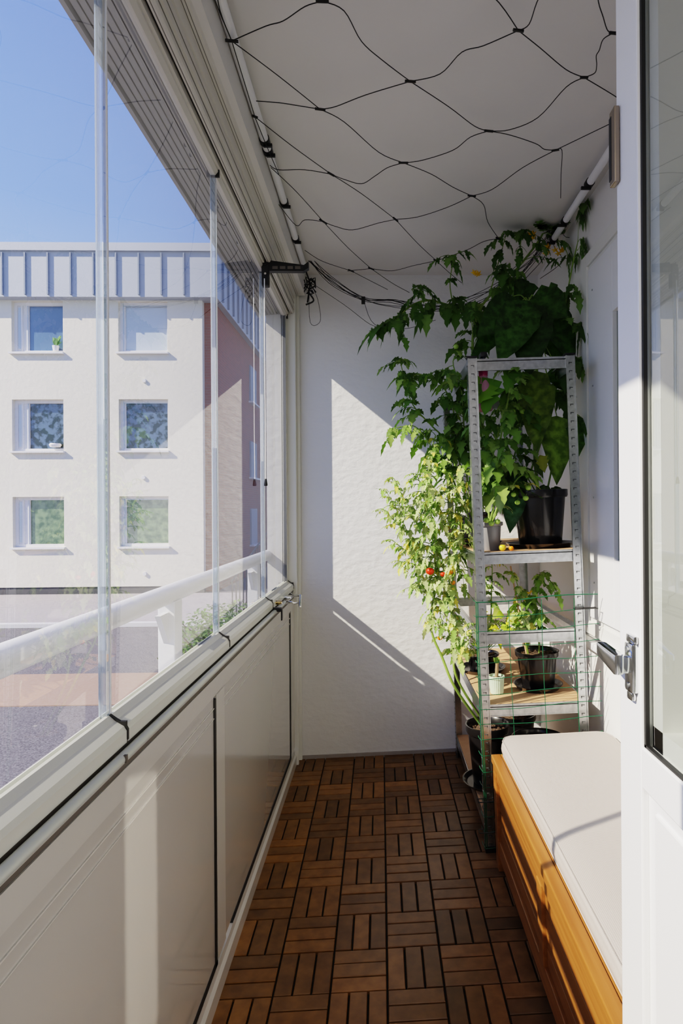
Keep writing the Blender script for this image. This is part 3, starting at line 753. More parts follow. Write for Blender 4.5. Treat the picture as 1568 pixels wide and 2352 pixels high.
for (x, y, r, m) in ((1159, 1063, .018, 'tom_green'), (1177, 1073, .011, 'tom_orange'), (1213, 1120, .011, 'tom_green'), (1207, 1144, .011, 'tom_green'), (1179, 1136, .010, 'tom_green'), (1188, 1154, .010, 'tom_green'), (1117, 1195, .011, 'tom_green'), (1128, 1202, .011, 'tom_green'), (1142, 1198, .011, 'tom_green'), (1178, 945, .011, 'tom_green'), (1200, 945, .012, 'tom_green')):
    fruit(t2, aty(x, y, 2.19 if y > 1000 else 2.3), r, m, rg)
obj('stem', st, 'stem', t2, True, True); obj('foliage', fo, 'leaf', t2, True, fix=False)
# --- pot at the left rear of the upper board, arching out to the left
t3 = plant('tomato_plant', 'tomato plant with branches arching out left of the shelving top', SL(.075, .60, z3+.0005), (.055, .12, .075))
rg = random.Random(41); st = new(); fo = leafbm(); b3 = mw(t3) @ V(0, 0, .1)
vine(st, fo, [b3]+ps([(1040, 1100, 2.7), (1021, 1014, 2.68), (993, 980, 2.66), (955, 940, 2.64), (938, 905, 2.62), (920, 835, 2.6)]), .005, .002, rg, MID+DARK, .03, (.09, .16), .075, .3)
vine(st, fo, [b3]+ps([(1050, 1030, 2.66), (1040, 940, 2.62), (1010, 880, 2.6), (960, 860, 2.58), (930, 880, 2.56)]), .004, .002, rg, MID+DARK, .026, (.09, .16), .075, .3)
vine(st, fo, [b3]+ps([(1010, 1060, 2.62), (960, 985, 2.6), (925, 980, 2.58), (895, 985, 2.56)]), .003, .0015, rg, MID, .04, (.08, .12), .065, .4)
vine(st, fo, [b3]+ps([(1065, 980, 2.6), (1060, 900, 2.56), (1040, 830, 2.52), (1070, 800, 2.5)]), .004, .002, rg, DARK+MID, .028, (.09, .14), .07, .25)
cap_tip(fo, aty(920, 835, 2.6), V(0, 0, .3), rg, MID, 4, .07, .045)
obj('stem', st, 'stem', t3, True, True); obj('foliage', fo, 'leaf', t3, True, fix=False)
# --- sunlit sprawling tomato rooted in the pot on the bottom board
z0b = LV[0][0]
t4 = plant('tomato_plant', 'sunlit yellowing tomato plant sprawling left from the bottom board', SL(.075, .32, z0b+.0005), (.085, .24, .11))
rg = random.Random(51); st = new(); fo = leafbm(); b4 = mw(t4) @ V(-.02, 0, .23)
tr1 = [b4]+ps([(1045, 1580, 2.42), (1015, 1510, 2.44), (992, 1455, 2.46), (990, 1400, 2.48), (1005, 1330, 2.5), (1000, 1240, 2.52), (985, 1150, 2.54), (985, 1060, 2.56), (1000, 1000, 2.58)])
vine(st, fo, tr1, .0062, .0025, rg, PALE, .020, (.07, .14), .044, .36)
tr2 = [b4+V(.02, 0, 0)]+ps([(1050, 1560, 2.40), (1040, 1480, 2.42), (1035, 1380, 2.44), (1030, 1280, 2.46), (1045, 1180, 2.48), (1050, 1100, 2.5)])
vine(st, fo, tr2, .0055, .0025, rg, PALE, .022, (.07, .14), .046, .3)
for q in (((1005, 1330, 2.5), (960, 1275, 2.48), (925, 1200, 2.46), (885, 1125, 2.44)), ((1000, 1280, 2.5), (950, 1240, 2.46), (910, 1200, 2.44), (880, 1170, 2.42)), ((1000, 1240, 2.52), (960, 1190, 2.5), (930, 1150, 2.48), (905, 1100, 2.46)), ((985, 1150, 2.54), (965, 1110, 2.5), (955, 1085, 2.48)), ((1005, 1320, 2.5), (960, 1300, 2.46), (920, 1290, 2.44)), ((1010, 1320, 2.48), (975, 1335, 2.44), (945, 1345, 2.42)), ((1030, 1300, 2.46), (1060, 1260, 2.40), (1060, 1200, 2.36)), ((1035, 1400, 2.44), (1060, 1440, 2.40), (1085, 1500, 2.36)), ((1035, 1500, 2.42), (1075, 1470, 2.36), (1090, 1430, 2.30)), ((1000, 1210, 2.5), (950, 1170, 2.46), (900, 1160, 2.44)), ((1030, 1350, 2.46), (1010, 1400, 2.42), (1020, 1440, 2.40)), ((1000, 1300, 2.5), (940, 1270, 2.48), (900, 1240, 2.46))):
    v = ps(q); vine(st, fo, v, .0026, .0012, rg, PALE, .016, (.05, .09), .034, .15)
for k in range(120):     # inner tangle of leaflets
    compound(fo, aty(rg.uniform(955, 1085), rg.uniform(1060, 1360), rg.uniform(2.38, 2.6)), V(rg.uniform(-1, 1), rg.uniform(-.8, .2), rg.uniform(-.2, .6)), rg.uniform(.05, .1), rg, PALE+MID[:1], .9, 2, .038)
for (x, y, r, m) in ((987, 1312, .0165, 'tom_red'), (1017, 1319, .011, 'tom_red'), (1031, 1320, .0125, 'tom_yellow'), (1034, 1314, .011, 'tom_orange'), (1010, 1465, .0105, 'tom_orange'), (1040, 1338, .010, 'tom_orange'), (1000, 1080, .010, 'tom_green'), (1020, 1082, .010, 'tom_green')):
    fruit(t4, aty(x, y, 2.40), r, m, rg)
tube(st, ps([(1035, 1440, 2.42), (1022, 1448, 2.40), (1010, 1458, 2.40)]), .0011, seg=5)
obj('stem', st, 'stem', t4, True, True); obj('foliage', fo, 'leaf', t4, True, fix=False)
# --- middle board: black glossy pot with two tomato stems
z1 = LV[1][0]
t5 = plant('tomato_plant', 'young tomato plant in the glossy black pot on the middle board', SL(.258, .18, z1+.0005), (.080, .140, .094))
rg = random.Random(61); st = new(); fo = leafbm(); b5 = mw(t5) @ V(.01, 0, .12)
vine(st, fo, [b5]+ps([(1235, 1440, 2.34), (1225, 1370, 2.34), (1240, 1320, 2.34), (1272, 1345, 2.32)]), .0036, .0016, rg, MID, .02, (.06, .11), .05, .25)
vine(st, fo, [b5+V(-.04, .01, 0)]+ps([(1200, 1440, 2.34), (1195, 1370, 2.36), (1180, 1320, 2.36)]), .0036, .0016, rg, MID+PALE, .02, (.06, .11), .05, .25)
vine(st, fo, ps([(1225, 1420, 2.34), (1205, 1410, 2.30), (1190, 1440, 2.27)]), .0026, .0012, rg, PALE, .022, (.05, .08), .04, .2)
vine(st, fo, ps([(1230, 1380, 2.34), (1245, 1400, 2.30), (1240, 1440, 2.27)]), .0026, .0012, rg, MID, .03, (.05, .07), .034, .3)
blossoms(t5, aty(1218, 1366, 2.32), rg)
bm = new(); tube(bm, [b5+V(-.045, .02, 0), aty(1172, 1300, 2.40)], .004, .003, seg=6); obj('support_stick', bm, 'board', t5, True)
obj('stem', st, 'stem', t5, True, True); obj('foliage', fo, 'leaf', t5, True, fix=False)
# --- middle board rear: black bowl with pale broad leaved seedling
t6 = plant('pepper_plant', 'low yellow green plant in a shallow black bowl behind the pale green pot', SL(.085, .46, z1+.0005), (.07, .07, .10))
rg = random.Random(71); st = new(); fo = leafbm(); b6 = mw(t6) @ V(0, 0, .06)
vine(st, fo, [b6]+ps([(1125, 1440, 2.5), (1128, 1370, 2.46), (1130, 1310, 2.42), (1128, 1285, 2.40)]), .0034, .0016, rg, PALE+MID, .022, (.05, .09), .04, .25)
for k in range(16):
    x = rg.uniform(1112, 1205); y = rg.uniform(1395, 1450); a = aty(x, y, rg.uniform(2.3, 2.48))
    leaflet(fo, a, V(rg.uniform(-1, 1), -.6, rg.uniform(-.5, .7)), V(0, -.6, 1), rg.uniform(.05, .075), rg.uniform(.03, .042), rg, .6, .12, rg.choice([(.45, .48, .05), (.3, .42, .06), (.16, .3, .05), (.38, .45, .12)]))
    tube(st, smooth_path([b6, b6.lerp(a, .6)+V(0, 0, .02), a], 3), .0014, .001, seg=5)
obj('stem', st, 'stem', t6, True, True); obj('foliage', fo, 'leaf', t6, True, fix=False)
# --- small celadon ribbed pot with a cut stem
t7 = thing('potted_cutting', 'small pale green ribbed pot holding a short brown stem', 'plant', SL(.085, .13, z1+.0005), LEAN)
pot_parts(t7, .031, .068, 0, m='celadon', ribs=True, rim=.001)
rg = random.Random(81); st = new(); fo = leafbm(); b7 = mw(t7) @ V(0, 0, .055)
tube(st, [b7, b7+V(.002, 0, .03), b7+V(.003, 0, .06)], .007, .006, seg=8)
for k in range(5): leaflet(fo, b7+V(.003, 0, .058), V(rg.uniform(-1, 1), rg.uniform(-.6, .6), 1.6), V(0, -1, .2), .035, .014, rg, .2, .05, MID[k % 4])
obj('stem', st, 'woody', t7, True, True); obj('foliage', fo, 'leaf', t7, True, fix=False)
# --- empty black pots and tray on the bottom board
for (nm, lx, ly, r, h, sa, lb) in (('flower_pot', .25, .17, .10, .23, .113, 'wide black pot on the bottom board behind the cushion corner'), ('flower_pot', .055, .075, .04, .10, .05, 'smallest black pot at the front corner of the bottom board'), ('flower_pot', .24, .55, .09, .20, .10, 'black pot farthest back on the bottom board')):
    q = thing(nm, lb, 'pot', SL(lx, ly, z0b+.0005), LEAN, 'black pots on the bottom board'); pot_parts(q, r, h, sa)
# loose tomatoes on the upper board
for nm, lx, r, m, lb in (('tomato', .107, .0135, 'tom_yellow', 'loose yellow green tomato on the upper board'), ('tomato', .140, .0095, 'tom_orange', 'loose small orange tomato on the upper board')):
    c = SL(lx, .03, z3+r*.93); bm = new(); bmesh.ops.create_uvsphere(bm, u_segments=20, v_segments=14, radius=r)
    for v in bm.verts:
        q = v.co.z/r; v.co.z *= .93
        if q > .75: v.co.z -= r*.12*(q-.75)/.25
    o = obj(nm, bm, m, smooth=True); o.location = c; tag(o, lb, 'tomato', 'loose tomatoes on the upper board')
# pink spray bottle hooked on the top beam
sb = thing('spray_bottle', 'pink translucent spray bottle with black nozzle hooked on the top beam', 'bottle', SL(.065, .055, 1.612), LEAN)
bm = new(); lathe(bm, [(0, 0), (.027, 0), (.030, .004), (.030, .075), (.027, .095), (.016, .125), (.013, .135), (.013, .150), (0, .150)], 28); obj('body', bm, 'bottle_pink', sb, smooth=True)
bm = new(); lathe(bm, [(0, .002), (.0275, .003), (.0285, .02), (0, .02)], 28); obj('liquid', bm, 'water_pink', sb, smooth=True)
bm = new(); lathe(bm, [(.013, .128), (.0165, .130), (.0175, .150), (.012, .160), (0, .160)], 24); obj('collar', bm, 'water_pink', sb, smooth=True)
bm = new(); lathe(bm, [(0, .158), (.016, .158), (.016, .178), (.010, .184), (.009, .20), (0, .20)], 20); box(bm, -.012, .012, -.030, .020, .195, .214, .004); hd = obj('nozzle', bm, 'black', sb, smooth=True)
bm = new(); tube(bm, [(0, -.024, .196), (0, -.032, .178), (0, -.026, .160)], .004, .003, seg=6); obj('trigger', bm, 'black', hd, smooth=True)
# ================================================================== NET, PIPES, FITTINGS
ZN = 2.415
K = {1: (532, 94), 2: (740, 3), 3: (942, 187), 4: (735, 251), 5: (1190, 70), 6: (1341, 178), 7: (1408, 76), 8: (1122, 301), 9: (926, 374), 10: (760, 400), 11: (1275, 345), 12: (1083, 450), 13: (908, 504), 14: (742, 509), 15: (852, 617), 16: (1002, 599), 17: (585, 268), 18: (806, 622), 19: (1145, 548), 20: (575, -190), 21: (905, -140), 22: (1150, -230), 23: (1370, -130)}
EDG = [(1, [(610, 60), (650, 48), (700, 15)], 2), (1, [(640, 175)], 4), (1, [(505, 30), (470, -60)], None), (2, [(790, 25), (830, 95), (880, 140)], 3), (2, [(690, -40), (640, -100)], 20), (2, [(800, -50)], 21), (20, [(520, -100), (500, 0)], 1), (21, [(1020, -200)], 22), (23, [(1260, -190)], 22), (20, [(720, -190)], 21),
       (3, [(1010, 170), (1060, 120), (1110, 105)], 5), (3, [(840, 218), (770, 245)], 4), (3, [(1030, 245), (1090, 290)], 8), (4, [(680, 242), (640, 236), (588, 232)], None), (4, [(790, 280), (870, 350)], 9),
       (5, [(1130, -10), (1020, -80)], 21), (5, [(1215, 55), (1240, -10), (1300, -80)], 23), (5, [(1240, 110), (1300, 160)], 6), (6, [(1365, 168), (1370, 150), (1369, 128), (1376, 115), (1385, 90)], 7), (6, [(1300, 200), (1235, 270), (1170, 298)], 8),
       (6, [(1420, 226), (1480, 270)], None), (7, [(1395, 70), (1385, 40), (1372, -10)], 23), (8, [(1080, 315), (1040, 345), (970, 368)], 9), (8, [(1170, 310), (1230, 330), (1250, 343)], 11),
       (9, [(890, 385), (860, 405), (830, 422), (790, 412)], 10), (9, [(990, 400), (1040, 430)], 12), (10, [(670, 335)], 17), (10, [(830, 445)], 13), (11, [(1200, 385), (1130, 435)], 12), (11, [(1420, 275)], None),
       (11, [(1290, 345), (1288, 400), (1287, 455)], None), (12, [(1030, 475), (960, 498)], 13), (12, [(1110, 470), (1120, 510)], 19), (13, [(870, 512), (810, 528), (770, 520)], 14), (13, [(960, 560)], 16),
       (14, [(680, 440), (622, 385)], None), (14, [(800, 570)], 15), (14, [(700, 505), (680, 518), (640, 470)], None), (15, [(900, 622), (950, 610)], 16), (15, [(800, 622)], 18), (15, [(900, 650), (940, 672)], None),
       (16, [(1070, 575), (1110, 555)], 19), (16, [(1030, 625), (1060, 650)], None), (18, [(740, 600), (700, 575)], None), (18, [(860, 650), (890, 665)], None), (17, [(575, 235), (532, 94)], None), (17, [(610, 330), (640, 400)], None), (10, [(700, 390), (640, 390), (620, 380)], None), (7, [(1440, 60), (1500, 20)], None)]
def znet(x, y):     # slack: the net sags a little between the pipes and drops near the end wall
    return ZN
net = thing('bird_net', 'wide mesh black cord net strung below the ceiling between the pipes', 'net', (.2, 1.6, ZN))
bm = new()
def npt(px, py): 
    p = atz(px, py, ZN)
    if p.y > YB-.04: p = aty(px, py, YB-.04)
    return p
for a, mids, b in EDG:
    pts = [npt(*K[a])]+[npt(*q) for q in mids]+([npt(*K[b])] if b else [])
    if len(pts) == 2: pts.insert(1, pts[0].lerp(pts[1], .5))
    tube(bm, smooth_path(pts, 5), .0013, seg=5)
rn = random.Random(9)
for k in range(8):      # gathered edge of the net draped along the end wall into the vine
    j = lambda s=9: rn.uniform(-s, s)
    seq = [(702+j(3), 585+j(), 2.90), (760+j(), 640+j(12), 2.90), (835+j(4), 688+j(6), 2.88), (900+j(), 700+j(14), 2.86), (990+j(), 708+j(8), 2.84), (1090+j(), 690+j(16), 2.78), (1180+j(), 640+j(20), 2.70), (1240+j(), 570+j(14), 2.62), (1285+j(4), 505+j(4), 2.55)]
    tube(bm, smooth_path(ps(seq), 5), .0013, seg=4)
for seq in ([(710, 650), (712, 740), (735, 738), (730, 690), (715, 655)], [(700, 590), (680, 620), (684, 630), (700, 600)], [(835, 690), (860, 745), (930, 755), (1000, 735)], [(700, 640), (790, 700), (850, 745), (880, 750)]):
    tube(bm, smooth_path(ps([(x, y, 2.90) for x, y in seq]), 5), .0011, seg=4)
for seq in ([(1280, 510), (1300, 545), (1340, 530), (1350, 480), (1300, 460)], [(1287, 460), (1330, 380), (1400, 320)], [(1285, 500), (1340, 420), (1405, 330)], [(1345, 430), (1370, 445), (1390, 420), (1410, 360)], [(1280, 520), (1270, 560), (1290, 600), (1240, 640)], [(1275, 520), (1250, 590), (1200, 650), (1210, 680)], [(1330, 455), (1335, 500), (1375, 500), (1385, 470)]):
    tube(bm, smooth_path(ps([(x, y, 2.55 if y > 400 else 2.2) for x, y in seq]), 5), .0011, seg=4)
obj('net_cords', bm, 'cord', net, True)
for k, (x, y) in K.items():
    nb = {1: (30, 3), 2: (30, 1), 3: (25, 2), 4: (24, 3), 5: (24, 3), 6: (18, 0), 7: (18, 2), 8: (20, 2), 9: (22, 0), 10: (14, 8), 11: (18, -3), 12: (18, 2), 13: (10, 8), 14: (16, 10)}.get(k, (12, 5))
    a, b = npt(x-nb[0]*.5, y-nb[1]*.5), npt(x+nb[0]*.5, y+nb[1]*.5)
    bm = new(); tube(bm, [a, b], .0036, seg=8); obj('crimp', bm, 'black', net, True, True)
bm = new(); box(bm, -.009, .009, -.004, .004, -.018, .018, .001)
for v in bm.verts: v.co += aty(834, 690, 2.88)
obj('crimp', bm, 'black', net, True)
# tension pipes
pl = thing('tension_pipe', 'white pipe along the ceiling above the glazing', 'pipe', (-.362, 1.6, 2.44), group='net tension pipes')
bm = new(); tube(bm, [(-.362, .1, 2.44), (-.362, 2.92, 2.44)], .0135, seg=18); obj('pipe', bm, 'rail_white', pl, True, True)
for (x, y) in ((607, 322), (599, 345), (680, 548), (640, 465)):
    p = atz(x, y, 2.44); p.x = -.362
    bm = new(); tube(bm, [(-.362, p.y-.012, 2.44), (-.362, p.y+.012, 2.44)], .0165, seg=14); box(bm, -.362-.004, -.362+.024, p.y-.004, p.y+.004, 2.418, 2.428); obj('clip', bm, 'black', pl, True)
pr = thing('tension_pipe', 'white pipe along the ceiling above the house wall', 'pipe', (.755, 1.8, 2.43), group='net tension pipes')
bm = new(); tube(bm, [(.755, .3, 2.425), (.755, 2.62, 2.425)], .0135, seg=18); obj('pipe', bm, 'rail_white', pr, True, True)
for yy in (2.12, 2.40, 2.56):
    bm = new(); tube(bm, [(.755, yy-.012, 2.425), (.755, yy+.012, 2.425)], .0165, seg=14); box(bm, .725, .76, yy-.004, yy+.004, 2.402, 2.412); obj('clip', bm, 'black', pr, True)
bm = new(); rn = random.Random(5)
for k in range(7): tube(bm, [aty(712+rn.uniform(-14, 14), 655+rn.uniform(-22, 22), 2.90) for _ in range(4)], .003, seg=5)
tube(bm, [(-.362, 2.90, 2.44), aty(712, 650, 2.90), aty(706, 695, 2.9)], .004, seg=6); tube(bm, smooth_path(ps([(712, 640, 2.9), (724, 655, 2.9), (708, 668, 2.9), (720, 690, 2.9), (702, 700, 2.9)])), .004, seg=6)
tag(obj('net_knot', bm, 'black'), 'tangled black cord knot at the far end of the left pipe', 'knot')
# black latch arm of the top track
la = thing('latch_arm', 'black plastic latch arm under the top track', 'latch', (-.45, 2.42, 2.24))
yl = 2.40
bm = new(); box(bm, -.468, -.440, yl-.016, yl+.016, 2.155, 2.262, .004)
box(bm, -.474, -.446, yl-.02, yl+.02, 2.235, 2.275, .003); obj('bracket', bm, 'black', la, True)
bm = new()
A = [(-.452, 2.258), (-.30, 2.238), (-.282, 2.252), (-.282, 2.226), (-.302, 2.214), (-.345, 2.214), (-.452, 2.214)]
sx = [(x, z) for x, z in A]
fr = [bm.verts.new((x, yl-.012, z)) for x, z in sx]; bk = [bm.verts.new((x, yl+.012, z)) for x, z in sx]; n = len(sx)
for i in range(n): bm.faces.new((fr[i], fr[(i+1) % n], bk[(i+1) % n], bk[i]))
bm.faces.new(fr[::-1]); bm.faces.new(bk)
obj('arm', bm, 'black', la, True)
bm = new(); 
for x in (-.425, -.395, -.365, -.335): box(bm, x, x+.022, yl-.0135, yl-.0118, 2.221, 2.233, .001)
obj('recess', bm, 'groove', la, True)
bm = new(); tube(bm, [(-.452, yl-.016, 2.20), (-.452, yl-.021, 2.20)], .0045, seg=12); obj('pivot', bm, 'chrome', la, True, True)
# pull cord
pc = thing('pull_cord', 'thin white pull cord with black tassel hanging from the latch arm', 'cord', (-.45, yl, 2.2))
bm = new(); tube(bm, [(-.455, yl-.02, 2.18), (-.455, yl-.021, 1.9), (-.454, yl-.02, 1.6), (-.455, yl-.02, 1.385)], .0022, seg=6); obj('cord', bm, 'white_cord', pc, True)
bm = new(); lathe(bm, [(0, .012), (.004, .012), (.0075, -.012), (.006, -.016), (0, -.016)], 14, (-.455, yl-.02, 1.373)); obj('tassel', bm, 'black', pc, True, True)
# sill latch (chrome), lock cylinder and clip near the corner
sl = thing('sill_latch', 'chrome two armed sash latch on the sill by the corner', 'latch', (-.42, 2.72, .86))
def T3(*q): return [aty(x, y, Y) for x, y, Y in q]
bm = new(); tube(bm, T3((652, 1388, 2.70), (662, 1382, 2.68), (676, 1386, 2.66), (684, 1385, 2.65)), .0065, .004, seg=8); obj('arm', bm, 'chrome', sl, True, True)
bm = new(); tube(bm, T3((664, 1362, 2.90), (674, 1368, 2.85), (690, 1368, 2.80)), .007, .005, seg=8); obj('arm', bm, 'chrome', sl, True, True)
bm = new(); tube(bm, T3((690, 1366, 2.80), (689, 1378, 2.79), (688, 1395, 2.78)), .0055, .007, seg=12); tube(bm, T3((688, 1391, 2.78), (688, 1394, 2.78)), .0085, seg=12); obj('grip', bm, 'chrome', sl, True, True)
bm = new(); box(bm, -.446, -.405, 2.69, 2.745, .858, .872, .003); obj('base', bm, 'chrome', sl, True)
bm = new(); tube(bm, [(-.441, 2.50, .876), (-.420, 2.50, .876)], .009, seg=16); tube(bm, [(-.420, 2.50, .876), (-.414, 2.50, .876)], .006, seg=12)
tag(obj('lock_cylinder', bm, 'brass', smooth=True), 'small brass lock cylinder on the sash rail', 'lock')
bm = new(); box(bm, -.437, -.403, 2.417, 2.431, .85, .868, .003); box(bm, -.405, -.399, 2.415, 2.433, .815, .866, .002)
tag(obj('tube_bracket', bm, 'black'), 'black clip holding the sill tube below the glass joint', 'clip')
# ================================================================== OUTSIDE
GZ = -1.05
YF = 17.0
ab = thing('apartment_building', 'three storey cream rendered apartment block with brick side and metal fascia', 'building', (-6, YF, GZ))
def fx(px): return aty(px, 1171, YF).x
def fz(py): return aty(300, py, YF).z
xe = fx(492); xs = fx(467)
WN = [((29, 147), (692, 810)), ((29, 147), (917, 1036)), ((29, 147), (1140, 1256)), ((274, 387), (692, 810)), ((274, 387), (917, 1036)), ((274, 387), (1140, 1256))]
# rendered front wall built as a grid with real openings
xg = sorted({-18.0, xs}|{fx(a) for w in WN for a in w[0]}|{fx(a-245) for w in WN[:3] for a in w[0]}); zg = sorted({GZ+.2, fz(690)}|{fz(b) for w in WN for b in w[1]})
holes = [(fx(a[0]), fx(a[1]), fz(b[1]), fz(b[0])) for a, b in WN]+[(fx(a[0]-245), fx(a[1]-245), fz(b[1]), fz(b[0])) for a, b in WN[:3]]
bm = new()
for i in range(len(xg)-1):
    for j in range(len(zg)-1):
        cx, cz = (xg[i]+xg[i+1])/2, (zg[j]+zg[j+1])/2
        if any(h[0] < cx < h[1] and h[2] < cz < h[3] for h in holes): continue
        box(bm, xg[i], xg[i+1], YF, YF+.25, zg[j], zg[j+1])
bmesh.ops.remove_doubles(bm, verts=bm.verts, dist=.0005)
obj('front_wall', bm, 'stucco', ab, True)
bm = new(); box(bm, -18, xe, YF+.20, YF+22, GZ, fz(690)); 
obj('brick_wall', bm, 'brick', ab, True)
bm = new(); box(bm, -18, xs, YF+.03, YF+.24, GZ-.1, GZ+.21); obj('plinth', bm, 'plinth', ab, True)
ov = .28
bm = new(); box(bm, -18.2, fx(505)+.02, YF-ov, YF+22.2, fz(690), fz(588)); fa = obj('fascia', bm, 'clad', ab, True)
bm = new()
k = 0; x = fx(434)
while x > -18:
    box(bm, x-.02, x+.02, YF-ov-.06, YF-ov, fz(686), fz(592)); x -= .62
y = YF+.3
while y < YF+22: box(bm, fx(505)+.02, fx(505)+.08, y-.02, y+.02, fz(686), fz(592)); y += .62
obj('seams', bm, 'clad_seam', fa, True)
bm = new(); box(bm, -18.3, fx(505)+.07, YF-ov-.08, YF+22.3, fz(588), fz(570)); obj('coping', bm, 'clad', fa, True)
pane_m = ['sky_reflection_pane', 'tree_reflection_pane', 'green_pane', 'blind_pane', 'tree_reflection_pane', 'green_pane', 'sky_reflection_pane', 'tree_reflection_pane', 'green_pane']
for i, h in enumerate(holes):
    x0, x1, z0, z1 = h; lft = i < 3 or i > 5
    bm = new(); w = .09; q = YF+.13
    gx0 = x0+(.40 if lft else .14); gx1 = x1-.10 if not lft else x1-.03
    box(bm, x0, x0+w, q, q+.1, z0, z1); box(bm, x1-w*.6, x1, q, q+.1, z0, z1); box(bm, x0+w, x1-w*.6, q, q+.1, z1-w, z1); box(bm, x0+w, x1-w*.6, q, q+.1, z0, z0+w)
    box(bm, x0+w, gx0, q+.02, q+.1, z0+w, z1-w)
    if lft: box(bm, x0+.20, x0+.24, q-.02, q+.1, z0+w, z1-w)
    wf = obj('window', bm, 'win_frame', ab, True)
    if lft:
        bm = new(); box(bm, x0+w+.02, x0+.19, q+.005, q+.03, z0+w+.05, z1-w-.05); box(bm, gx0-.035, gx0-.02, q+.0, q+.03, z0+w, z1-w); obj('vent_pane', bm, 'blind_pane', wf, True)
    else:
        bm = new(); box(bm, x0+w-.01, x0+w+.01, q-.006, q+.03, z0+.03, z1-.03); box(bm, x0+w, x1-.05, q-.006, q+.03, z1-w-.01, z1-w+.01); obj('frame_groove', bm, 'blind_pane', wf, True)
    bm = new(); box(bm, gx0, x1-w*.6, q+.06, q+.09, z0+w, z1-w); obj('pane', bm, pane_m[i], wf, True)
    bm = new(); box(bm, x0-.04, x1+.04, YF-.10, YF+.12, z0-.045, z0+.005); obj('window_sill', bm, 'win_frame', wf, True)
for (px, py) in ((332, 875), (330, 1097), (333, 1318)):
    p = aty(px, py, YF); bm = new(); tube(bm, [(p.x, YF, p.z), (p.x, YF-.05, p.z)], .06, .05, seg=14); obj('wall_vent', bm, 'win_frame', ab, True)
for (a, b) in ((575, 606),):
    for (zz0, zz1) in ((fz(870)+.2, fz(870)+1.5), (fz(1060)-.2, fz(1060)+1.1), (fz(1250)-.3, fz(1250)+1.0)):
        bm = new(); box(bm, xe, xe+.06, 21.6, 22.6, zz0, zz1); sw = obj('side_window', bm, 'clad_seam', ab, True)
        bm = new(); box(bm, xe, xe+.16, 21.5, 22.7, zz0-.06, zz0); obj('window_sill', bm, 'win_frame', sw, True)
# potted plants seen in the top left far window
for (px, py, r) in ((128, 800, .09),):
    w = thing('windowsill_plant', 'white potted plant standing in the top left far window', 'plant', aty(px, 806, YF+.08))
    bm = new(); lathe(bm, [(0, 0), (.07, 0), (.09, .14), (0, .14)], 14); obj('pot', bm, 'ceramic', w)
    bm = leafbm(); rg = random.Random(2)
    for k in range(9): leaflet(bm, V(0, 0, .14), V(rg.uniform(-1, 1), rg.uniform(-.3, .1), rg.uniform(.8, 2)), V(0, -1, .3), rg.uniform(.22, .42), .1, rg, .2, .05, (.2, .34, .14))
    obj('foliage', bm, 'leaf', w, fix=False)
bm = new(); lathe(bm, [(0, 0), (.13, 0), (.16, .06), (.14, .10), (0, .10)], 18, tuple(aty(127, 1027, YF+.08))); tag(obj('bowl', bm, 'ceramic'), 'white bowl on the middle left far window sill', 'bowl')
# ground
bm = new(); box(bm, -40, 12, -8, 60, GZ-.3, GZ)
struct(obj('ground', bm, 'asphalt'), 'speckled grey asphalt yard below the balcony', 'ground')
bm = new(); box(bm, -18, -2.3, 12.2, 16.9, GZ, GZ+.012)
struct(obj('ground_path', bm, 'path'), 'paler paved walk along the foot of the apartment block', 'ground')
bm = new(); box(bm, -9, -2.0, 7.2, 8.6, GZ, GZ+.01)  # coloured strip in place of the shelf board's reflection in the glazing
struct(obj('ground_reflection', bm, 'board_reflection'), 'brown strip on the yard imitating the reflected shelf board', 'ground')
bm = new(); box(bm, -18, -2.3, 12.05, 12.2, GZ, GZ+.09, .01)
struct(obj('ground_kerb', bm, 'kerb'), 'pale kerb stone edging the walk', 'kerb')
# low hedge and iron fence at the corner
def bush(name, label, cat, c, size, n, pal, seed, lsz):
    r = thing(name, label, cat, (c[0], c[1], GZ)); rg = random.Random(seed); fo = leafbm(); st = new()
    for k in range(9):
        a = V(c[0]+rg.uniform(-.35, .35)*size[0], c[1]+rg.uniform(-.35, .35)*size[1], GZ); b = V(c[0]+rg.uniform(-.5, .5)*size[0], c[1]+rg.uniform(-.5, .5)*size[1], GZ+size[2]*rg.uniform(.6, 1))
        tube(st, [a, a.lerp(b, .5)+V(rg.uniform(-.05, .05), 0, .05), b], .02, .006, seg=5)
    for k in range(n):
        while True:
            q = V(rg.uniform(-1, 1), rg.uniform(-1, 1), rg.uniform(0, 1))
            if V(q.x, q.y, q.z*2-1).length < 1.15: break
        p = V(c[0]+q.x*size[0]*.5, c[1]+q.y*size[1]*.5, GZ+.05+q.z*size[2])
        leaflet(fo, p, V(rg.uniform(-1, 1), rg.uniform(-1, 1), rg.uniform(-.3, .8)), V(0, 0, 1), lsz*rg.uniform(.7, 1.3), lsz*.5, rg, .4, .05, rg.choice(pal), 4)
    obj('branches', st, 'bark', r, True); obj('foliage', fo, 'hedge', r, True, fix=False); return r
bush('hedge', 'clipped green hedge beyond the railing near the fence', 'hedge', (-2.55, 9.2), (.9, 3.2, .75), 1500, MID+DARK, 3, .10)
bush('shrub', 'pale green shrub beside the hedge nearer the railing', 'shrub', (-2.0, 6.6), (.7, .9, .6), 520, MID+PALE, 4, .08)
fe = thing('iron_fence', 'black iron stair fence beyond the far glass pane', 'fence', (-2.7, 12.5, GZ))
bm = new(); tube(bm, [(-2.75, 11.0, GZ+1.0), (-2.75, 15, GZ+1.9)], .02, seg=6); obj('rail', bm, 'iron', fe, True)
bm = new()
for k in range(14): tube(bm, [(-2.75, 11.1+k*.29, GZ), (-2.75, 11.1+k*.29, GZ+1.0+.065*k)], .011, seg=5)
obj('bars', bm, 'iron', fe, True)
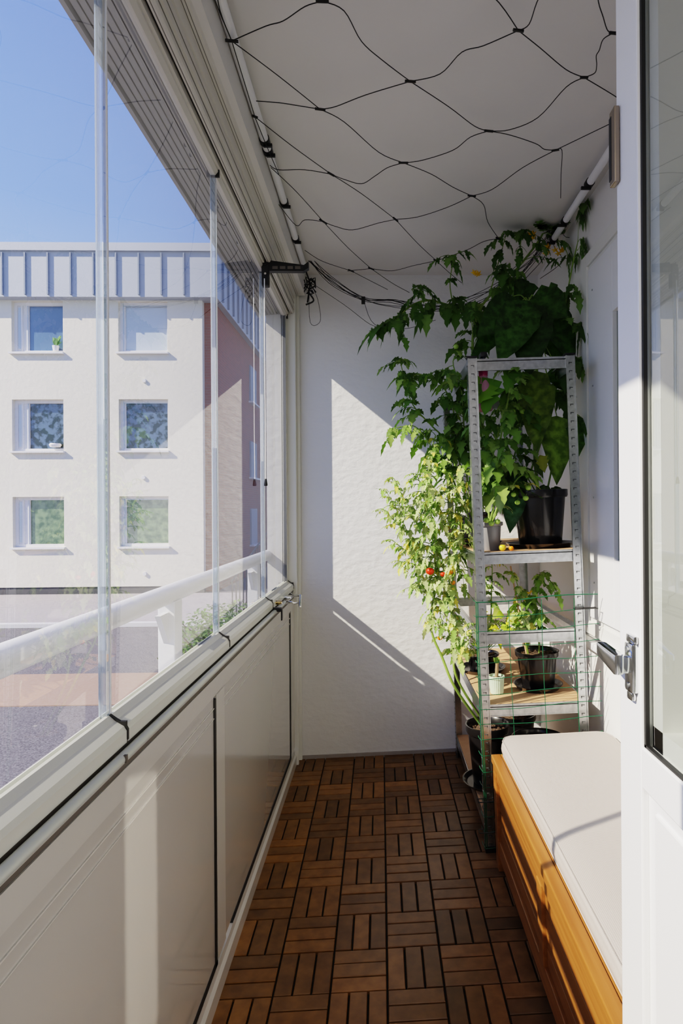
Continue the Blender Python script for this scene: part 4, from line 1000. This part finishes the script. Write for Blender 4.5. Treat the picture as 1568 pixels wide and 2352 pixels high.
# ================================================================== LIGHT
sd = Vector((1, .45, -.815)).normalized()
sl_ = bpy.data.lights.new('sun', 'SUN'); so = bpy.data.objects.new('sun', sl_); COL.objects.link(so)
sl_.energy = 6.0; sl_.angle = math.radians(.55); sl_.color = (1, .93, .83)
so.rotation_euler = sd.to_track_quat('-Z', 'Y').to_euler()
w = bpy.data.worlds.new('sky'); S.world = w; w.use_nodes = True; nt = w.node_tree; L = nt.links
tc = nt.nodes.new('ShaderNodeTexCoord'); sp = nt.nodes.new('ShaderNodeSeparateXYZ'); rp = nt.nodes.new('ShaderNodeValToRGB')
L.new(tc.outputs['Generated'], sp.inputs[0]); L.new(sp.outputs['Z'], rp.inputs['Fac'])
e = rp.color_ramp.elements; e[0].position = 0; e[0].color = (.66, .80, 1.12, 1); e[1].position = .9; e[1].color = (.09, .18, .78, 1)
for pos, c in ((.18, (.44, .62, 1.15, 1)), (.42, (.22, .38, 1.08, 1))):
    q = e.new(pos); q.color = c
bg = nt.nodes['Background']; L.new(rp.outputs[0], bg.inputs['Color']); bg.inputs['Strength'].default_value = 1.0
# added fill light behind the doorway, lifts the shaded balcony; no lamp known there
al = bpy.data.lights.new('room_fill', 'AREA'); ao = bpy.data.objects.new('room_fill', al); COL.objects.link(ao)
al.shape = 'RECTANGLE'; al.size = 1.6; al.size_y = 1.2; al.energy = 14; al.color = (1, .97, .93)
ao.location = (0, -1.3, 2.3); ao.rotation_euler = (math.radians(58), 0, 0)
rl = bpy.data.lights.new('door_glass_glint', 'AREA'); ro = bpy.data.objects.new('door_glass_glint', rl); COL.objects.link(ro)  # added narrow beam standing in for sunlight mirrored by the door glass
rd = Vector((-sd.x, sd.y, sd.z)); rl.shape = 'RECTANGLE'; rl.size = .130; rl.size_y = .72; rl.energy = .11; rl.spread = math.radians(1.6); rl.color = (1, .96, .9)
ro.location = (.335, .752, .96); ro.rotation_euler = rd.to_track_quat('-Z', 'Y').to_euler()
S.view_settings.view_transform = 'Filmic'; S.view_settings.look = 'High Contrast'; S.view_settings.exposure = .45; S.view_settings.gamma = 1.0
S.view_settings.use_white_balance = True; S.view_settings.white_balance_temperature = 7100; S.view_settings.white_balance_tint = 10
S.cycles.max_bounces = 12; S.cycles.diffuse_bounces = 5; S.cycles.transparent_max_bounces = 24
S.cycles.sample_clamp_indirect = 6
